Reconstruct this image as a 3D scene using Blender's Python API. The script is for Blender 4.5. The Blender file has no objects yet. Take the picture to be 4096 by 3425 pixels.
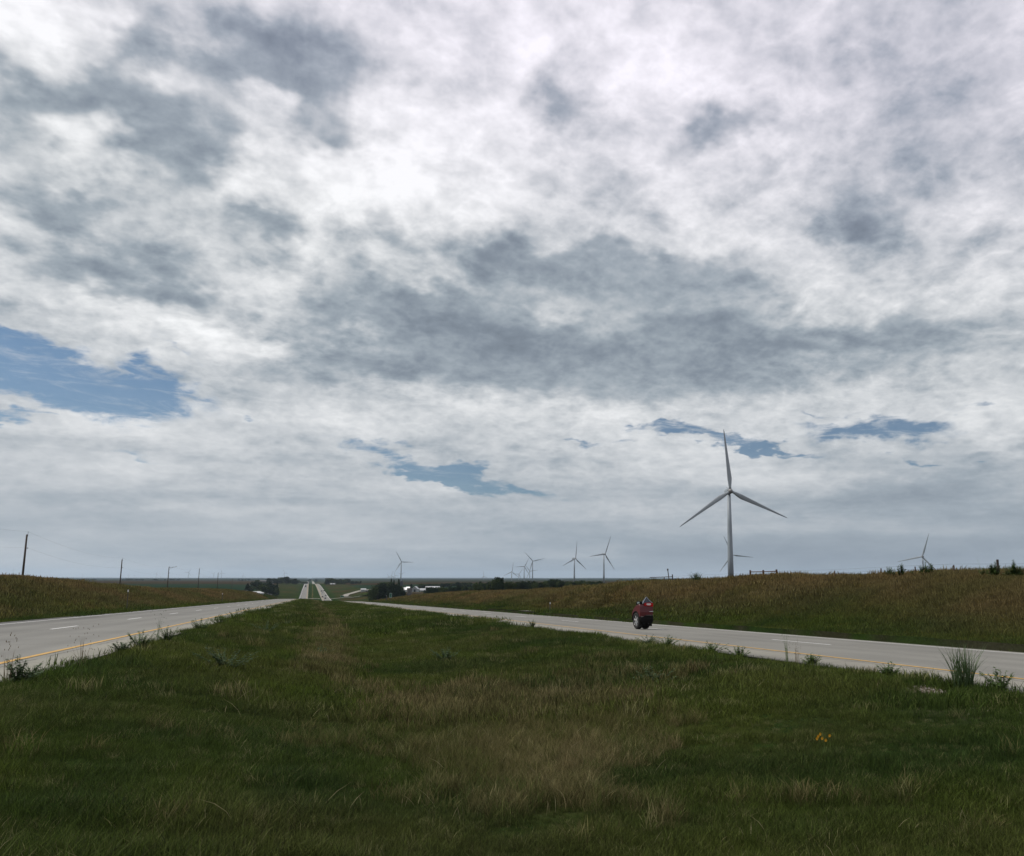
import bpy, bmesh, math, random
import numpy as np
from mathutils import Vector, Matrix
random.seed(7); rng = np.random.default_rng(7)
S = bpy.context.scene
COL = S.collection
# ------------------------------------------------------------------ camera
F = 3000.0; PPX, PPY = 2400.0, 1900.0; HZ = 2316.0; VPX = 1250.0     # measured in photograph pixels (4096 x 3425)
W, H = 4096.0, 3425.0
PITCH = math.atan((HZ-PPY)/F)
def _cam(x, y):
    a, b = (x-PPX)/F, -(y-PPY)/F
    return a, math.cos(PITCH)-b*math.sin(PITCH), math.sin(PITCH)+b*math.cos(PITCH)
_a, _f, _u = _cam(VPX, HZ)
YAW = math.atan2(_a, _f)                      # the road runs along +Y; the camera looks YAW to its right
def ray(x, y):
    a, f, u = _cam(x, y); c, s = math.cos(-YAW), math.sin(-YAW)
    return Vector((a*c+f*s, -a*s+f*c, u))
def atX(x, y, X):
    d = ray(x, y); return d*(X/d.x)
def atY(x, y, Y):
    d = ray(x, y); return d*(Y/d.y)
def atZ(x, y, Z):
    d = ray(x, y); return d*(Z/d.z)
cd = bpy.data.cameras.new('camera'); cam = bpy.data.objects.new('camera', cd); COL.objects.link(cam)
cd.sensor_fit = 'HORIZONTAL'; cd.sensor_width = 36.0; cd.lens = 36.0*F/W
cd.shift_x = (W/2-PPX)/W; cd.shift_y = (PPY-H/2)/W
cd.clip_start = 0.1; cd.clip_end = 60000
_cf = Vector((math.sin(-YAW), math.cos(-YAW), math.tan(PITCH)))
cam.rotation_euler = _cf.to_track_quat('-Z', 'Y').to_euler()
S.camera = cam
S.render.resolution_x = 1024; S.render.resolution_y = 856
S.view_settings.view_transform = 'Standard'; S.view_settings.look = 'None'
S.view_settings.gamma = 1; S.view_settings.exposure = 0.0
# ------------------------------------------------------------------ world
SUN_EL = math.radians(50); SUN_ROT = math.radians(-62)     # azimuth measured from +Y towards +X
world = bpy.data.worlds.new('World'); S.world = world; world.use_nodes = True
nt = world.node_tree; nt.nodes.clear()
def N(t, **k):
    n = nt.nodes.new(t)
    for a, b in k.items(): setattr(n, a, b)
    return n
def put(sock, v):
    if isinstance(v, bpy.types.NodeSocket): nt.links.new(v, sock)
    else: sock.default_value = v
def M(op, a, b=0.0, c=0.0, clamp=False):
    n = N('ShaderNodeMath', operation=op, use_clamp=clamp)
    put(n.inputs[0], a); put(n.inputs[1], b); put(n.inputs[2], c); return n.outputs[0]
def VM(op, a, b=(0, 0, 0)):
    n = N('ShaderNodeVectorMath', operation=op); put(n.inputs[0], a); put(n.inputs[1], b); return n.outputs[0]
def comb(x, y, z=0.0):
    n = N('ShaderNodeCombineXYZ'); put(n.inputs[0], x); put(n.inputs[1], y); put(n.inputs[2], z); return n.outputs[0]
def mrange(v, a, b, c, d, kind='SMOOTHSTEP'):
    n = N('ShaderNodeMapRange', interpolation_type=kind)
    put(n.inputs[0], v)
    for i, q in enumerate((a, b, c, d)): put(n.inputs[1+i], q)
    return n.outputs[0]
def noise(vec, scale, detail=6, rough=0.55, dist=0.0):
    n = N('ShaderNodeTexNoise', noise_dimensions='3D')
    put(n.inputs['Vector'], vec); n.inputs['Scale'].default_value = scale; n.inputs['Detail'].default_value = detail
    n.inputs['Roughness'].default_value = rough; n.inputs['Distortion'].default_value = dist
    return n
def mixc(f, a, b):
    n = N('ShaderNodeMix', data_type='RGBA'); put(n.inputs[0], f); put(n.inputs[6], a); put(n.inputs[7], b); return n.outputs[2]
tc = N('ShaderNodeTexCoord'); D = tc.outputs['Generated']
sep = N('ShaderNodeSeparateXYZ'); put(sep.inputs[0], D); dx, dy, dz = sep.outputs
az = M('MULTIPLY', M('ARCTAN2', dx, dy), 57.29578)
el = M('MULTIPLY', M('ARCSINE', dz), 57.29578)
elp = M('MAXIMUM', el, 0.0)
den = M('ADD', M('MAXIMUM', dz, 0.0), 0.33)
P = comb(M('DIVIDE', dx, den), M('DIVIDE', dy, den), 0.0)       # a flat cloud deck seen in perspective
w1 = noise(P, 2.0, 5, 0.6); w2 = noise(P, 8.0, 4, 0.55)
warp = VM('ADD', VM('SCALE', VM('SUBTRACT', w1.outputs['Color'], (.5, .5, .5))), VM('SCALE', VM('SUBTRACT', w2.outputs['Color'], (.5, .5, .5))))
for n in list(nt.nodes):
    if n.type == 'VECT_MATH' and n.operation == 'SCALE': n.inputs['Scale'].default_value = 1.0
wsep = N('ShaderNodeSeparateXYZ'); put(wsep.inputs[0], warp)
wx = M('MULTIPLY', wsep.outputs[0], 8.5)
wy = M('MULTIPLY', wsep.outputs[1], M('MULTIPLY_ADD', elp, 0.24, 0.9))
AE = comb(M('ADD', az, wx), M('ADD', el, wy))
def azel(x, y):
    d = ray(x, y).normalized(); return math.degrees(math.atan2(d.x, d.y)), math.degrees(math.asin(d.z))
def blobs(lst, start):
    """sum of soft elliptical cloud masses given by azimuth/elevation; lst rows: x, y, rx, ry, tilt, amount (photo at 2100 px wide)"""
    acc = start; k = 4096/2100
    for x, y, rx, ry, rot, amp in lst:
        c = azel(x*k, y*k); e = azel((x+rx)*k, y*k); g = azel(x*k, (y-ry)*k)
        m = N('ShaderNodeMapping', vector_type='TEXTURE'); put(m.inputs[0], AE)
        m.inputs['Location'].default_value = (c[0], c[1], 0)
        m.inputs['Rotation'].default_value = (0, 0, -math.radians(rot))
        m.inputs['Scale'].default_value = (max(abs(e[0]-c[0]), .05)*1.45, max(abs(g[1]-c[1]), .05)*1.45, 1)
        gr = N('ShaderNodeTexGradient', gradient_type='SPHERICAL'); put(gr.inputs[0], m.outputs[0])
        acc = M('ADD', acc, mrange(gr.outputs['Fac'], 0.0, 1.0, 0.0, amp))
    return acc
base = N('ShaderNodeFloatCurve'); put(base.inputs['Value'], M('DIVIDE', elp, 60.0))
cv = base.mapping.curves[0]
for i, (a, b) in enumerate([(0, .44), (.06, .44), (.13, .52), (.2, .60), (.3, .58), (.45, .66), (.6, .77), (1, .62)]):
    if i == 0: cv.points[0].location = (a, b)
    elif i == 7: cv.points[1].location = (a, b)
    else: cv.points.new(a, b)
base.mapping.update()
CL = [  # grey undersides
 (1100,690,620,150,0,-.09),(250,480,420,130,0,-.10),(1850,250,420,330,0,-.13),(250,160,420,200,0,-.10),
 (160,180,150,100,0,-.30),(30,200,90,150,0,-.28),(580,120,240,110,-6,-.52),(680,240,110,110,0,-.28),(355,335,100,130,0,-.42),
 (450,275,60,90,0,-.25),(260,100,100,90,0,-.22),(230,260,120,80,0,-.3),(545,470,80,45,0,-.30),(230,540,250,40,0,-.28),
 (90,410,110,50,0,-.22),(180,430,80,60,0,-.2),(800,500,90,30,10,-.2),(1000,520,130,60,10,-.34),(1190,530,200,80,0,-.34),
 (1140,200,110,80,0,-.36),(1455,285,80,55,0,-.36),(1420,600,240,100,8,-.32),(980,690,330,100,0,-.30),(1500,690,420,70,0,-.28),
 (1230,775,480,50,0,-.22),(900,70,130,90,0,-.16),(1290,400,70,90,0,-.16),(1900,700,330,80,0,-.22),(1900,1020,420,55,0,-.20),
 (1350,1000,260,50,0,-.10),(1740,450,120,80,0,-.16),(700,760,170,45,0,-.20),(640,640,120,50,0,-.14),(1950,150,260,240,0,-.16),
 (1650,160,120,200,0,-.08),(620,300,70,50,0,-.18),(480,880,180,30,0,-.10),(150,560,120,40,0,-.12),(1650,1130,500,40,0,-.05),
 (860,610,200,50,0,-.16),(100,1000,300,40,0,-.04),
 # bright tops
 (50,70,110,90,0,.42),(200,70,60,60,0,.3),(330,60,60,40,0,.2),(170,300,75,110,0,.40),(320,190,90,50,0,.22),(560,205,70,30,0,.3),
 (1000,90,200,120,0,.2),(960,330,200,140,0,.12),(560,330,60,50,0,.25),(620,500,60,35,0,.25),(520,420,100,40,0,.2),(860,590,110,25,0,.22),(740,665,120,22,0,.16),(1350,640,160,22,-8,.22),(1700,730,200,18,0,.14),(1180,480,60,30,0,.15),(1300,760,160,12,0,.15),(720,400,160,80,0,.2),(60,480,110,60,0,.32),(480,690,150,45,0,.26),(330,620,260,40,0,.2),
 (1150,650,70,35,0,.28),(1000,430,70,50,0,.2),(1730,610,240,35,0,.2),(1370,180,120,120,0,.16),(300,855,260,40,0,.16),(420,420,80,40,0,.2),
 (800,330,110,90,0,.2),(520,560,120,40,0,.16),(1650,650,160,22,0,.18),(2060,910,70,50,0,.18),(1200,850,500,40,0,.10),(1250,450,60,40,0,.16),
 (1450,500,160,30,8,.16),(900,110,90,60,0,.1),(1450,960,300,30,5,.08),(250,960,350,40,0,.08),(650,900,200,40,0,.08),
 (1900,1150,700,60,0,-.12),(1300,1150,500,50,0,-.07),(1750,1090,500,40,0,-.06)]
CL = [(a, b, c, d, e, f*(1.15 if f < 0 else .85)) for a, b, c, d, e, f in CL]
lay = blobs(CL, base.outputs[0])
n1 = noise(P, 2.6, 9, 0.58, 0.3); n2 = noise(P, 9.5, 8, 0.62, 0.4); n3 = noise(P, 34.0, 6, 0.65)
amp = mrange(el, 3.0, 17.0, 0.15, 1.0, 'LINEAR')
HV = comb(M('MULTIPLY', az, .055), M('MULTIPLY', el, .42), 0.0)
h1 = noise(HV, 1.0, 7, .55, .35)
strat = M('MULTIPLY', M('MULTIPLY', M('SUBTRACT', h1.outputs['Fac'], .5), .62), mrange(el, 8.0, 24.0, 1.0, 0.15))
n5 = noise(VM('ADD', P, (7.3, 2.1, 0)), 5.5, 4, .5, .5); n6 = noise(VM('ADD', P, (1.7, 9.4, 0)), 15.0, 4, .5, .3)
puff = M('ADD', M('MULTIPLY', M('SUBTRACT', M('ABSOLUTE', M('MULTIPLY_ADD', n5.outputs['Fac'], 2.0, -1.0)), .17), -.55), M('MULTIPLY', M('SUBTRACT', M('ABSOLUTE', M('MULTIPLY_ADD', n6.outputs['Fac'], 2.0, -1.0)), .17), -.35))
tex = M('ADD', M('MULTIPLY', M('SUBTRACT', n1.outputs['Fac'], .5), .80), M('ADD', M('MULTIPLY', M('SUBTRACT', n2.outputs['Fac'], .5), .42), M('ADD', M('MULTIPLY', M('SUBTRACT', n3.outputs['Fac'], .5), .42), puff)))
_l = M('SMOOTH_MAX', M('ADD', lay, strat), .26, .34)
Lum = M('MINIMUM', M('ADD', _l, M('MULTIPLY', M('MULTIPLY', tex, amp), mrange(_l, .25, .6, .55, 1.0))), 1.02)
BL = [(90,755,350,74,8,1.9),(30,700,170,45,12,.7),(230,800,130,32,-5,.7),(330,705,110,14,22,.55),(40,842,80,10,8,.9),
 (250,925,150,10,3,.62),(850,955,150,22,9,1.2),(1000,990,160,20,9,1.15),(1240,895,80,9,5,.75),(1440,895,130,18,12,1.25),(1600,925,130,9,8,.9),
 (1790,885,210,30,2,1.3),(1870,940,110,7,2,.85),(540,870,22,6,0,.7),(1700,842,110,8,5,.55),(2000,842,90,9,5,.6),
 (1400,870,60,6,0,.5),(1240,1130,900,36,0,.12)]
blue = blobs(BL, 0.0)
n4 = noise(P, 13.0, 9, 0.70, 0.6)
bm = mrange(M('ADD', blue, M('ADD', M('MULTIPLY', M('SUBTRACT', n4.outputs['Fac'], .5), 1.1), M('MULTIPLY', M('SUBTRACT', n3.outputs['Fac'], .5), .9))), .20, .98, 0.0, 1.0)
bm = M('MULTIPLY', bm, mrange(blue, .05, .62, 0.0, 1.0))
s1 = noise(comb(M('MULTIPLY', M('ADD', az, M('MULTIPLY', el, .9)), .22), M('MULTIPLY', el, 1.1), 3.0), 1.0, 9, .66, .8)
bm = M('MULTIPLY', bm, M('SUBTRACT', 1.0, M('MULTIPLY', mrange(s1.outputs['Fac'], .47, .66, 0.0, .85), mrange(blue, .5, 1.5, 1.0, .35))))
sky = N('ShaderNodeTexSky', sky_type='NISHITA'); sky.sun_disc = False
sky.sun_elevation = SUN_EL; sky.sun_rotation = SUN_ROT; sky.air_density = 1.0; sky.dust_density = 1.2; sky.ozone_density = 1.4
ramp = N('ShaderNodeValToRGB'); put(ramp.inputs[0], Lum)
cr = ramp.color_ramp
cr.elements[0].position = 0.12; cr.elements[0].color = (.175, .21, .255, 1)
cr.elements[1].position = 1.0; cr.elements[1].color = (.98, .99, 1.0, 1)
for p_, c_ in ((.24, (.235, .278, .330, 1)), (.38, (.350, .400, .448, 1)), (.55, (.54, .57, .60, 1)), (.78, (.77, .785, .80, 1))):
    e_ = cr.elements.new(p_); e_.color = c_
warm = mixc(mrange(M('ADD', el, M('MULTIPLY', az, .15)), 22, 42, 0.0, 1.0), (1, 1, 1, 1), (1.02, .975, 1.05, 1))
mul = N('ShaderNodeMix', data_type='RGBA', blend_type='MULTIPLY'); mul.inputs[0].default_value = 1
put(mul.inputs[6], ramp.outputs[0]); put(mul.inputs[7], warm)
skyc = N('ShaderNodeMix', data_type='RGBA', blend_type='MULTIPLY'); skyc.inputs[0].default_value = 1
put(skyc.inputs[6], sky.outputs[0]); skyc.inputs[7].default_value = (.040, .055, .066, 1)
blue_c = skyc.outputs[2]
col = mixc(M('MULTIPLY', bm, mrange(el, 6.0, 17.0, .84, .95)), mul.outputs[2], blue_c)
pass
bg = N('ShaderNodeBackground'); put(bg.inputs[0], col); bg.inputs[1].default_value = 1.0
out = N('ShaderNodeOutputWorld'); nt.links.new(bg.outputs[0], out.inputs[0])
world.cycles.sampling_method = 'MANUAL'; world.cycles.sample_map_resolution = 512
sl = bpy.data.lights.new('sun', 'SUN'); sun = bpy.data.objects.new('sun', sl); COL.objects.link(sun)
sl.energy = 3.1; sl.angle = math.radians(1.2); sl.color = (1, .95, .87)
sd = Vector((math.sin(SUN_ROT)*math.cos(SUN_EL), math.cos(SUN_ROT)*math.cos(SUN_EL), math.sin(SUN_EL)))
sun.rotation_euler = sd.to_track_quat('Z', 'Y').to_euler()
S.cycles.volume_max_steps = 64; S.cycles.max_bounces = 5; S.cycles.diffuse_bounces = 3; S.cycles.transmission_bounces = 4
# ------------------------------------------------------------------ helpers
def tag(o, label=None, cat=None, group=None, kind=None):
    if label: o['label'] = label
    if cat: o['category'] = cat
    if group: o['group'] = group
    if kind: o['kind'] = kind
    return o
def empty(name, loc, rz=0.0):
    o = bpy.data.objects.new(name, None); COL.objects.link(o); o.location = loc; o.rotation_euler = (0, 0, rz); o.empty_display_size = .3; return o
class MB:
    def __init__(s): s.v = []; s.f = []
    def add(s, vs, fs):
        b = len(s.v); s.v += [tuple(q) for q in vs]; s.f += [tuple(i+b for i in f) for f in fs]; return s
    def box(s, x0, x1, y0, y1, z0, z1):
        return s.add([(x0,y0,z0),(x1,y0,z0),(x1,y1,z0),(x0,y1,z0),(x0,y0,z1),(x1,y0,z1),(x1,y1,z1),(x0,y1,z1)],
                     [(3,2,1,0),(4,5,6,7),(0,1,5,4),(1,2,6,5),(2,3,7,6),(3,0,4,7)])
    def tube(s, a, b, r0, r1, n=8, cap=True):
        a, b = Vector(a), Vector(b); d = (b-a).normalized(); u = d.orthogonal().normalized(); w = d.cross(u)
        vs = []
        for p, r in ((a, r0), (b, r1)):
            for k in range(n):
                t = 2*math.pi*k/n; vs.append(p+(u*math.cos(t)+w*math.sin(t))*r)
        fs = [(k, (k+1) % n, n+(k+1) % n, n+k) for k in range(n)]
        if cap: fs += [tuple(range(n-1, -1, -1)), tuple(range(n, 2*n))]
        return s.add(vs, fs)
    def loft(s, rings, cap=True):
        n = len(rings[0]); vs = [q for r in rings for q in r]; fs = []
        for i in range(len(rings)-1):
            for k in range(n): fs.append((i*n+k, i*n+(k+1) % n, (i+1)*n+(k+1) % n, (i+1)*n+k))
        if cap: fs += [tuple(range(n-1, -1, -1)), tuple(range((len(rings)-1)*n, len(rings)*n))]
        return s.add(vs, fs)
    def prism(s, poly, axis, a, b):   # poly in the two other axes, extruded along axis
        def mk(p, t): return {'x': (t, p[0], p[1]), 'y': (p[0], t, p[1]), 'z': (p[0], p[1], t)}[axis]
        return s.loft([[mk(p, a) for p in poly], [mk(p, b) for p in poly]])
    def mesh(s, name, mat=None, smooth=False):
        me = bpy.data.meshes.new(name); me.from_pydata(s.v, [], s.f); me.update()
        if mat: me.materials.append(mat)
        if smooth: me.polygons.foreach_set('use_smooth', [True]*len(me.polygons))
        bm_ = bmesh.new(); bm_.from_mesh(me); bmesh.ops.recalc_face_normals(bm_, faces=bm_.faces); bm_.to_mesh(me); bm_.free()
        return me
    def build(s, name, mat, parent=None, smooth=False):
        return link(name, s.mesh(name, mat, smooth), parent)
def link(name, me, parent=None):
    o = bpy.data.objects.new(name, me); COL.objects.link(o); o.parent = parent; return o
def children(o): return [c for c in bpy.data.objects if c.parent == o]
def copy_tree(o, parent=None):
    c = o.copy(); COL.objects.link(c); c.parent = parent
    for ch in children(o): copy_tree(ch, c)
    return c
def mat(name, color, rough=.7, metal=0.0, var=0.0, scale=3.0, bump=0.0, spec=.4, color2=None, coat=0.0, trans=0.0):
    m = bpy.data.materials.new(name); m.use_nodes = True; t = m.node_tree; b = t.nodes['Principled BSDF']
    b.inputs['Roughness'].default_value = rough; b.inputs['Metallic'].default_value = metal
    b.inputs['Specular IOR Level'].default_value = spec; b.inputs['Coat Weight'].default_value = coat
    tcn = t.nodes.new('ShaderNodeTexCoord'); nz = t.nodes.new('ShaderNodeTexNoise'); nz.inputs['Scale'].default_value = scale; nz.inputs['Detail'].default_value = 6
    t.links.new(tcn.outputs['Object'], nz.inputs['Vector'])
    mx = t.nodes.new('ShaderNodeMix'); mx.data_type = 'RGBA'
    c2 = color2 or tuple(max(0, q*(1-var)) for q in color)
    mr = t.nodes.new('ShaderNodeMapRange'); mr.inputs[1].default_value = .35; mr.inputs[2].default_value = .65
    t.links.new(nz.outputs['Fac'], mr.inputs[0]); t.links.new(mr.outputs[0], mx.inputs[0])
    mx.inputs[6].default_value = (*color, 1); mx.inputs[7].default_value = (*c2, 1); t.links.new(mx.outputs[2], b.inputs['Base Color'])
    if bump:
        bp = t.nodes.new('ShaderNodeBump'); bp.inputs['Strength'].default_value = bump; t.links.new(nz.outputs['Fac'], bp.inputs['Height']); t.links.new(bp.outputs[0], b.inputs['Normal'])
    return m
# ------------------------------------------------------------------ terrain
def ip(x, xs, ys): return np.interp(x, xs, ys)
CY = [300, 420, 550, 700, 820, 950, 1150, 1400, 1700, 1950, 2150, 2600, 3300, 4500, 6000, 9000, 25000]
CZ = [0, -12.6, -17.6, -20.6, -21.9, -22.0, -19.6, -16.6, -13.9, -12.6, -13.0, -20, -19, -12.0, -8, -4, 12]
def roadL(y):
    y = np.asarray(y, float); near = -1.12-.0207*y-.0000*y; far = ip(y, [330]+CY[1:], [-1.12-.0207*330]+CZ[1:]); return np.where(y < 330, near, far)
def roadR(y):
    y = np.asarray(y, float); near = -1.52-.0228*y; far = ip(y, [330]+CY[1:], [-1.52-.0228*330]+CZ[1:]); return np.where(y < 330, near, far)
def bend(y): y = np.asarray(y, float); return np.where(y > 900, -4.0*((y-900)/1000.0), 0.0)
L_IN, L_OUT, R_IN, R_OUT = -3.75, -13.6, 10.15, 20.2
L_YEL, R_YEL = -5.0, 11.8
def ridge_table(X, pts):
    q = sorted((atX(x, y, X)[1], atX(x, y, X)[2]) for x, y in pts); return [a[0] for a in q], [a[1] for a in q]
XR, XL = 35.0, -28.0
RY, RZ = ridge_table(XR, [(4096,2284),(3600,2290),(3300,2300),(2900,2313),(2560,2326),(2343,2344),(2150,2362),(2000,2364),(1840,2366),(1697,2377),(1595,2391)])
LY, LZ = ridge_table(XL, [(0,2304),(200,2319),(300,2331),(429,2340),(600,2357),(800,2356),(914,2359),(1000,2368),(1080,2380)])
UPX = [-6000, 0, 500, 900, 1100, 1250, 1400, 1700, 2000, 2400, 3000, 4096, 9000]
DY = [0, 150, 300, 500, 700, 900, 1400, 2000, 3000, 5000, 8000, 25000]
FT = np.array([
 [-1,-1,-4,-6,-8,-9,-9,-8,-8,-6,-2,26],
 [-1,-1,-4,-6,-8,-9,-9,-8,-8,-6,-2,26],
 [-2,-2,-4.5,-6,-8,-9.5,-9.5,-8,-8,-6,-2,26],
 [-3,-3,-6,-8,-10,-11,-10.5,-9,-8,-6,-2,26],
 [-4,-5,-9,-13,-15.5,-15.5,-13,-9.8,-10,-8,-3,26],
 [-1.5,-5,-9,-16,-20.5,-21.5,-17,-12.5,-20,-13,-5,25],
 [-1.8,-4,-9,-12.5,-14.5,-15.8,-13.5,-10.5,-10,-8,-3,25],
 [-2,-3,-7,-10.5,-13.5,-14.5,-11,-9.5,-9,-7,-3,25],
 [-2,-3,-6,-9,-12,-12,-10,-9,-8,-7,-3,25],
 [-1,-1.5,-4,-7,-9,-9,-9,-8,-8,-6,-3,25],
 [-0.2,-1,-3,-5,-8,-8,-8,-8,-8,-6,-3,25],
 [-0.1,-1,-3,-5,-8,-8,-8,-8,-8,-6,-3,25],
 [0,-1,-3,-5,-8,-8,-8,-8,-8,-6,-3,24]], float)
def farF(x, y):
    yy = np.maximum(y, 1.0); px = 1250+3000*np.clip(x/yy, -2.4, 2.5)
    i = np.clip(np.searchsorted(UPX, px)-1, 0, len(UPX)-2); u0 = np.array(UPX)[i]; u1 = np.array(UPX)[i+1]; s = np.clip((px-u0)/(u1-u0), 0, 1); s = s*s*(3-2*s)
    j = np.clip(np.searchsorted(DY, yy)-1, 0, len(DY)-2); d0 = np.array(DY)[j]; d1 = np.array(DY)[j+1]; t = np.clip((yy-d0)/(d1-d0), 0, 1)
    g = FT; a = g[i, j]*(1-t)+g[i, j+1]*t; b = g[i+1, j]*(1-t)+g[i+1, j+1]*t
    return a*(1-s)+b*s
def vn(x, y, sc, seed=0):      # value noise, smooth, -1..1
    r = np.random.default_rng(seed).random((64, 64))*2-1
    X = np.asarray(x)/sc; Y = np.asarray(y)/sc; xi = np.floor(X).astype(int); yi = np.floor(Y).astype(int); fx = X-xi; fy = Y-yi
    fx = fx*fx*(3-2*fx); fy = fy*fy*(3-2*fy)
    g = lambda a, b: r[a % 64, b % 64]
    return (g(xi, yi)*(1-fx)+g(xi+1, yi)*fx)*(1-fy)+(g(xi, yi+1)*(1-fx)+g(xi+1, yi+1)*fx)*fy
def sst(a, b, v): t = np.clip((v-a)/(b-a), 0, 1); return t*t*(3-2*t)
def T(x, y):
    x = np.asarray(x, float); y = np.asarray(y, float); x, y = np.broadcast_arrays(x, y)
    xb = x-bend(y); zl = roadL(y); zr = roadR(y)
    # median: a shallow ditch
    t = (xb-L_IN)/(R_IN-L_IN); tt = np.clip(t, 0, 1); dep = 4*tt*(1-tt); prof = np.where(tt < .42, sst(0, .42, tt), sst(1, .42, tt))
    depth = ip(y, [0, 40, 150, 300, 360, 800, 900, 1000], [.72, .78, .6, .35, .9, .9, .1, .9])
    med = zl*(1-tt)+zr*tt-depth*prof-.05
    # left
    rl = ip(y, LY, LZ); rl = np.where(y > LY[-1], roadL(y)+ip(y, [LY[-1], LY[-1]+200, 5000], [LZ[-1]-float(roadL(LY[-1])), 1.5, 0]), rl)
    dl = np.clip(-(xb-L_OUT), 0, None); f = farF(x, y)
    sl_ = sst(2.0, 14.4, dl); left = (zl-.04-.30*sst(0, 2.5, dl))*(1-sl_)+(rl-.3)*sl_
    sl2 = sst(17, 46, dl); left = left*(1-sl2)+f*sl2
    # right
    rr = ip(y, RY, RZ); rr = np.where(y > RY[-1], roadR(y)+ip(y, [RY[-1], RY[-1]+150, 5000], [RZ[-1]-float(roadR(RY[-1])), 1.2, 0]), rr)
    dr = np.clip(xb-R_OUT, 0, None)
    sr = sst(2.5, 14.8, dr); right = (zr-.30-.05-.16*sst(0, 3, dr))*(1-sr)+(rr-.35)*sr
    sr2 = sst(19, 60, dr); right = right*(1-sr2)+f*sr2
    am = sst(64, 70, y)*sst(97, 90, y)*sst(R_OUT+11, R_OUT+7.5, xb)
    right = right*(1-am)+(zr-.33)*am
    z = np.where(xb < L_OUT+.01, left, np.where(xb > R_OUT-.01, right, med))
    # under the slabs
    inL = (xb <= L_IN-.25) & (xb >= L_OUT+.25); inR = (xb >= R_IN+.25) & (xb <= R_OUT-.25)
    z = np.where(inL, zl-.45, z); z = np.where(inR, zr-.75, z)
    off = ~(inL | inR)
    far = np.clip(y/600, 0, 1)
    z = z+np.where(off, vn(x, y, 2.3, 1)*.035*(1-far)+vn(x, y, .9, 2)*.02*(1-far)+vn(x, y, 9, 3)*.08*sst(L_OUT-2, L_OUT-10, xb)+vn(x, y, 7, 4)*.09*sst(R_OUT+2, R_OUT+10, xb)*(1-far), 0)
    z = z+np.where((y > 500), (vn(x, y, 500, 5)*2.2*sst(2500, 5000, y)+vn(x, y, 1400, 6)*4.5*sst(3500, 9000, y)+vn(x, y, 2600, 7)*14*sst(9000, 20000, y)), 0)
    return z
def Tz(x, y): return float(T(np.array([x]), np.array([y]))[0])
# apron of a field entrance on the right bank
AP_Y0, AP_Y1 = 66.0, 86.0
def axis(lo, hi, st, far, n):
    core = np.arange(lo, hi+1e-6, st); k = np.geomspace(1, far/ max(st, 1e-6)/4, n); up = hi+np.cumsum(np.geomspace(st, far*.09, n)); return core, up
def make_axis():
    xc = np.arange(-45, 60.01, .5); xs = np.unique(np.concatenate([xc, [L_OUT, L_OUT+.25, L_IN-.25, L_IN, R_IN, R_IN+.25, R_OUT-.25, R_OUT, L_OUT+.3, L_IN-.3, R_IN+.3, R_OUT-.3]]))
    g = np.cumsum(np.geomspace(.6, 1500, 110)); g = g[g < 30000]
    xs = np.concatenate([(-45-g)[::-1], xs, 60+g])
    yc = np.arange(-12, 110, .5); h = np.cumsum(np.geomspace(.6, 900, 210)); h = h[h < 30000]
    return xs, np.concatenate([[-400, -150, -60, -30], yc, 109.5+h])
xs, ys = make_axis(); GX, GY = np.meshgrid(xs, ys); GXb = GX+bend(GY)*(np.abs(GX) < 3000)
GZ = T(GXb, GY); ny, nx = GX.shape
vv = np.stack([GXb, GY, GZ], -1).reshape(-1, 3)
ii = np.arange(nx*ny).reshape(ny, nx); q = np.stack([ii[:-1, :-1], ii[:-1, 1:], ii[1:, 1:], ii[1:, :-1]], -1).reshape(-1, 4)
def np_mesh(name, v, f):
    me = bpy.data.meshes.new(name); me.vertices.add(len(v)); me.vertices.foreach_set('co', np.asarray(v, 'f').ravel())
    if len(f):
        k = f.shape[1]; me.loops.add(f.size); me.loops.foreach_set('vertex_index', f.ravel().astype('i')); me.polygons.add(len(f))
        me.polygons.foreach_set('loop_start', np.arange(0, f.size, k, dtype='i')); me.polygons.foreach_set('loop_total', np.full(len(f), k, 'i'))
    me.update(); me.validate(); return me
gm = np_mesh('ground', vv, q); gm.polygons.foreach_set('use_smooth', [True]*len(gm.polygons))
# land cover colour of soils and crops, with crop self-shade darkened into the fields
GREEN = np.array([.022, .038, .008]); DARKG = np.array([.014, .027, .009]); TAN = np.array([.105, .082, .038]); RED = np.array([.088, .055, .024]); CROP = np.array([.022, .046, .024]); DIRT = np.array([.12, .10, .075])
def mixn(a, b, t): t = np.asarray(t)[..., None]; return a*(1-t)+b*t
def tan_mask(x, y):   # dry grass along the ditch bottom
    a = np.exp(-(((x-2.6-.10*(y-10))/2.3)**2+((y-12.8)/5.6)**2)**1.5)
    b = np.exp(-((x-.3-.012*np.clip(y, 0, 60))/.85)**2)*sst(13, 22, y)*.95
    c = np.exp(-(((x-6.0)/1.5)**2+((y-15.5)/3.2)**2))*.75
    return np.clip(np.maximum(np.maximum(a, b), c)+.34*vn(x, y, 1.3, 11)+.30*vn(x, y, .45, 12)-.30+.12*np.clip(a+b+c, 0, 1), 0, 1)
def bank_mask(x, y):  # how reddish-brown the bank grass is
    r = sst(24.5, 30.5, x+1.4*vn(x, y, 5, 21)); l = sst(-15.5, -20, x+1.0*vn(x, y, 6, 22))*.8
    m = np.where(x > 0, r, l)*(.86+.45*vn(x, y, 11, 23)+.3*vn(x, y, 3.3, 24)); return np.clip(m, 0, 1)
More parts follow.
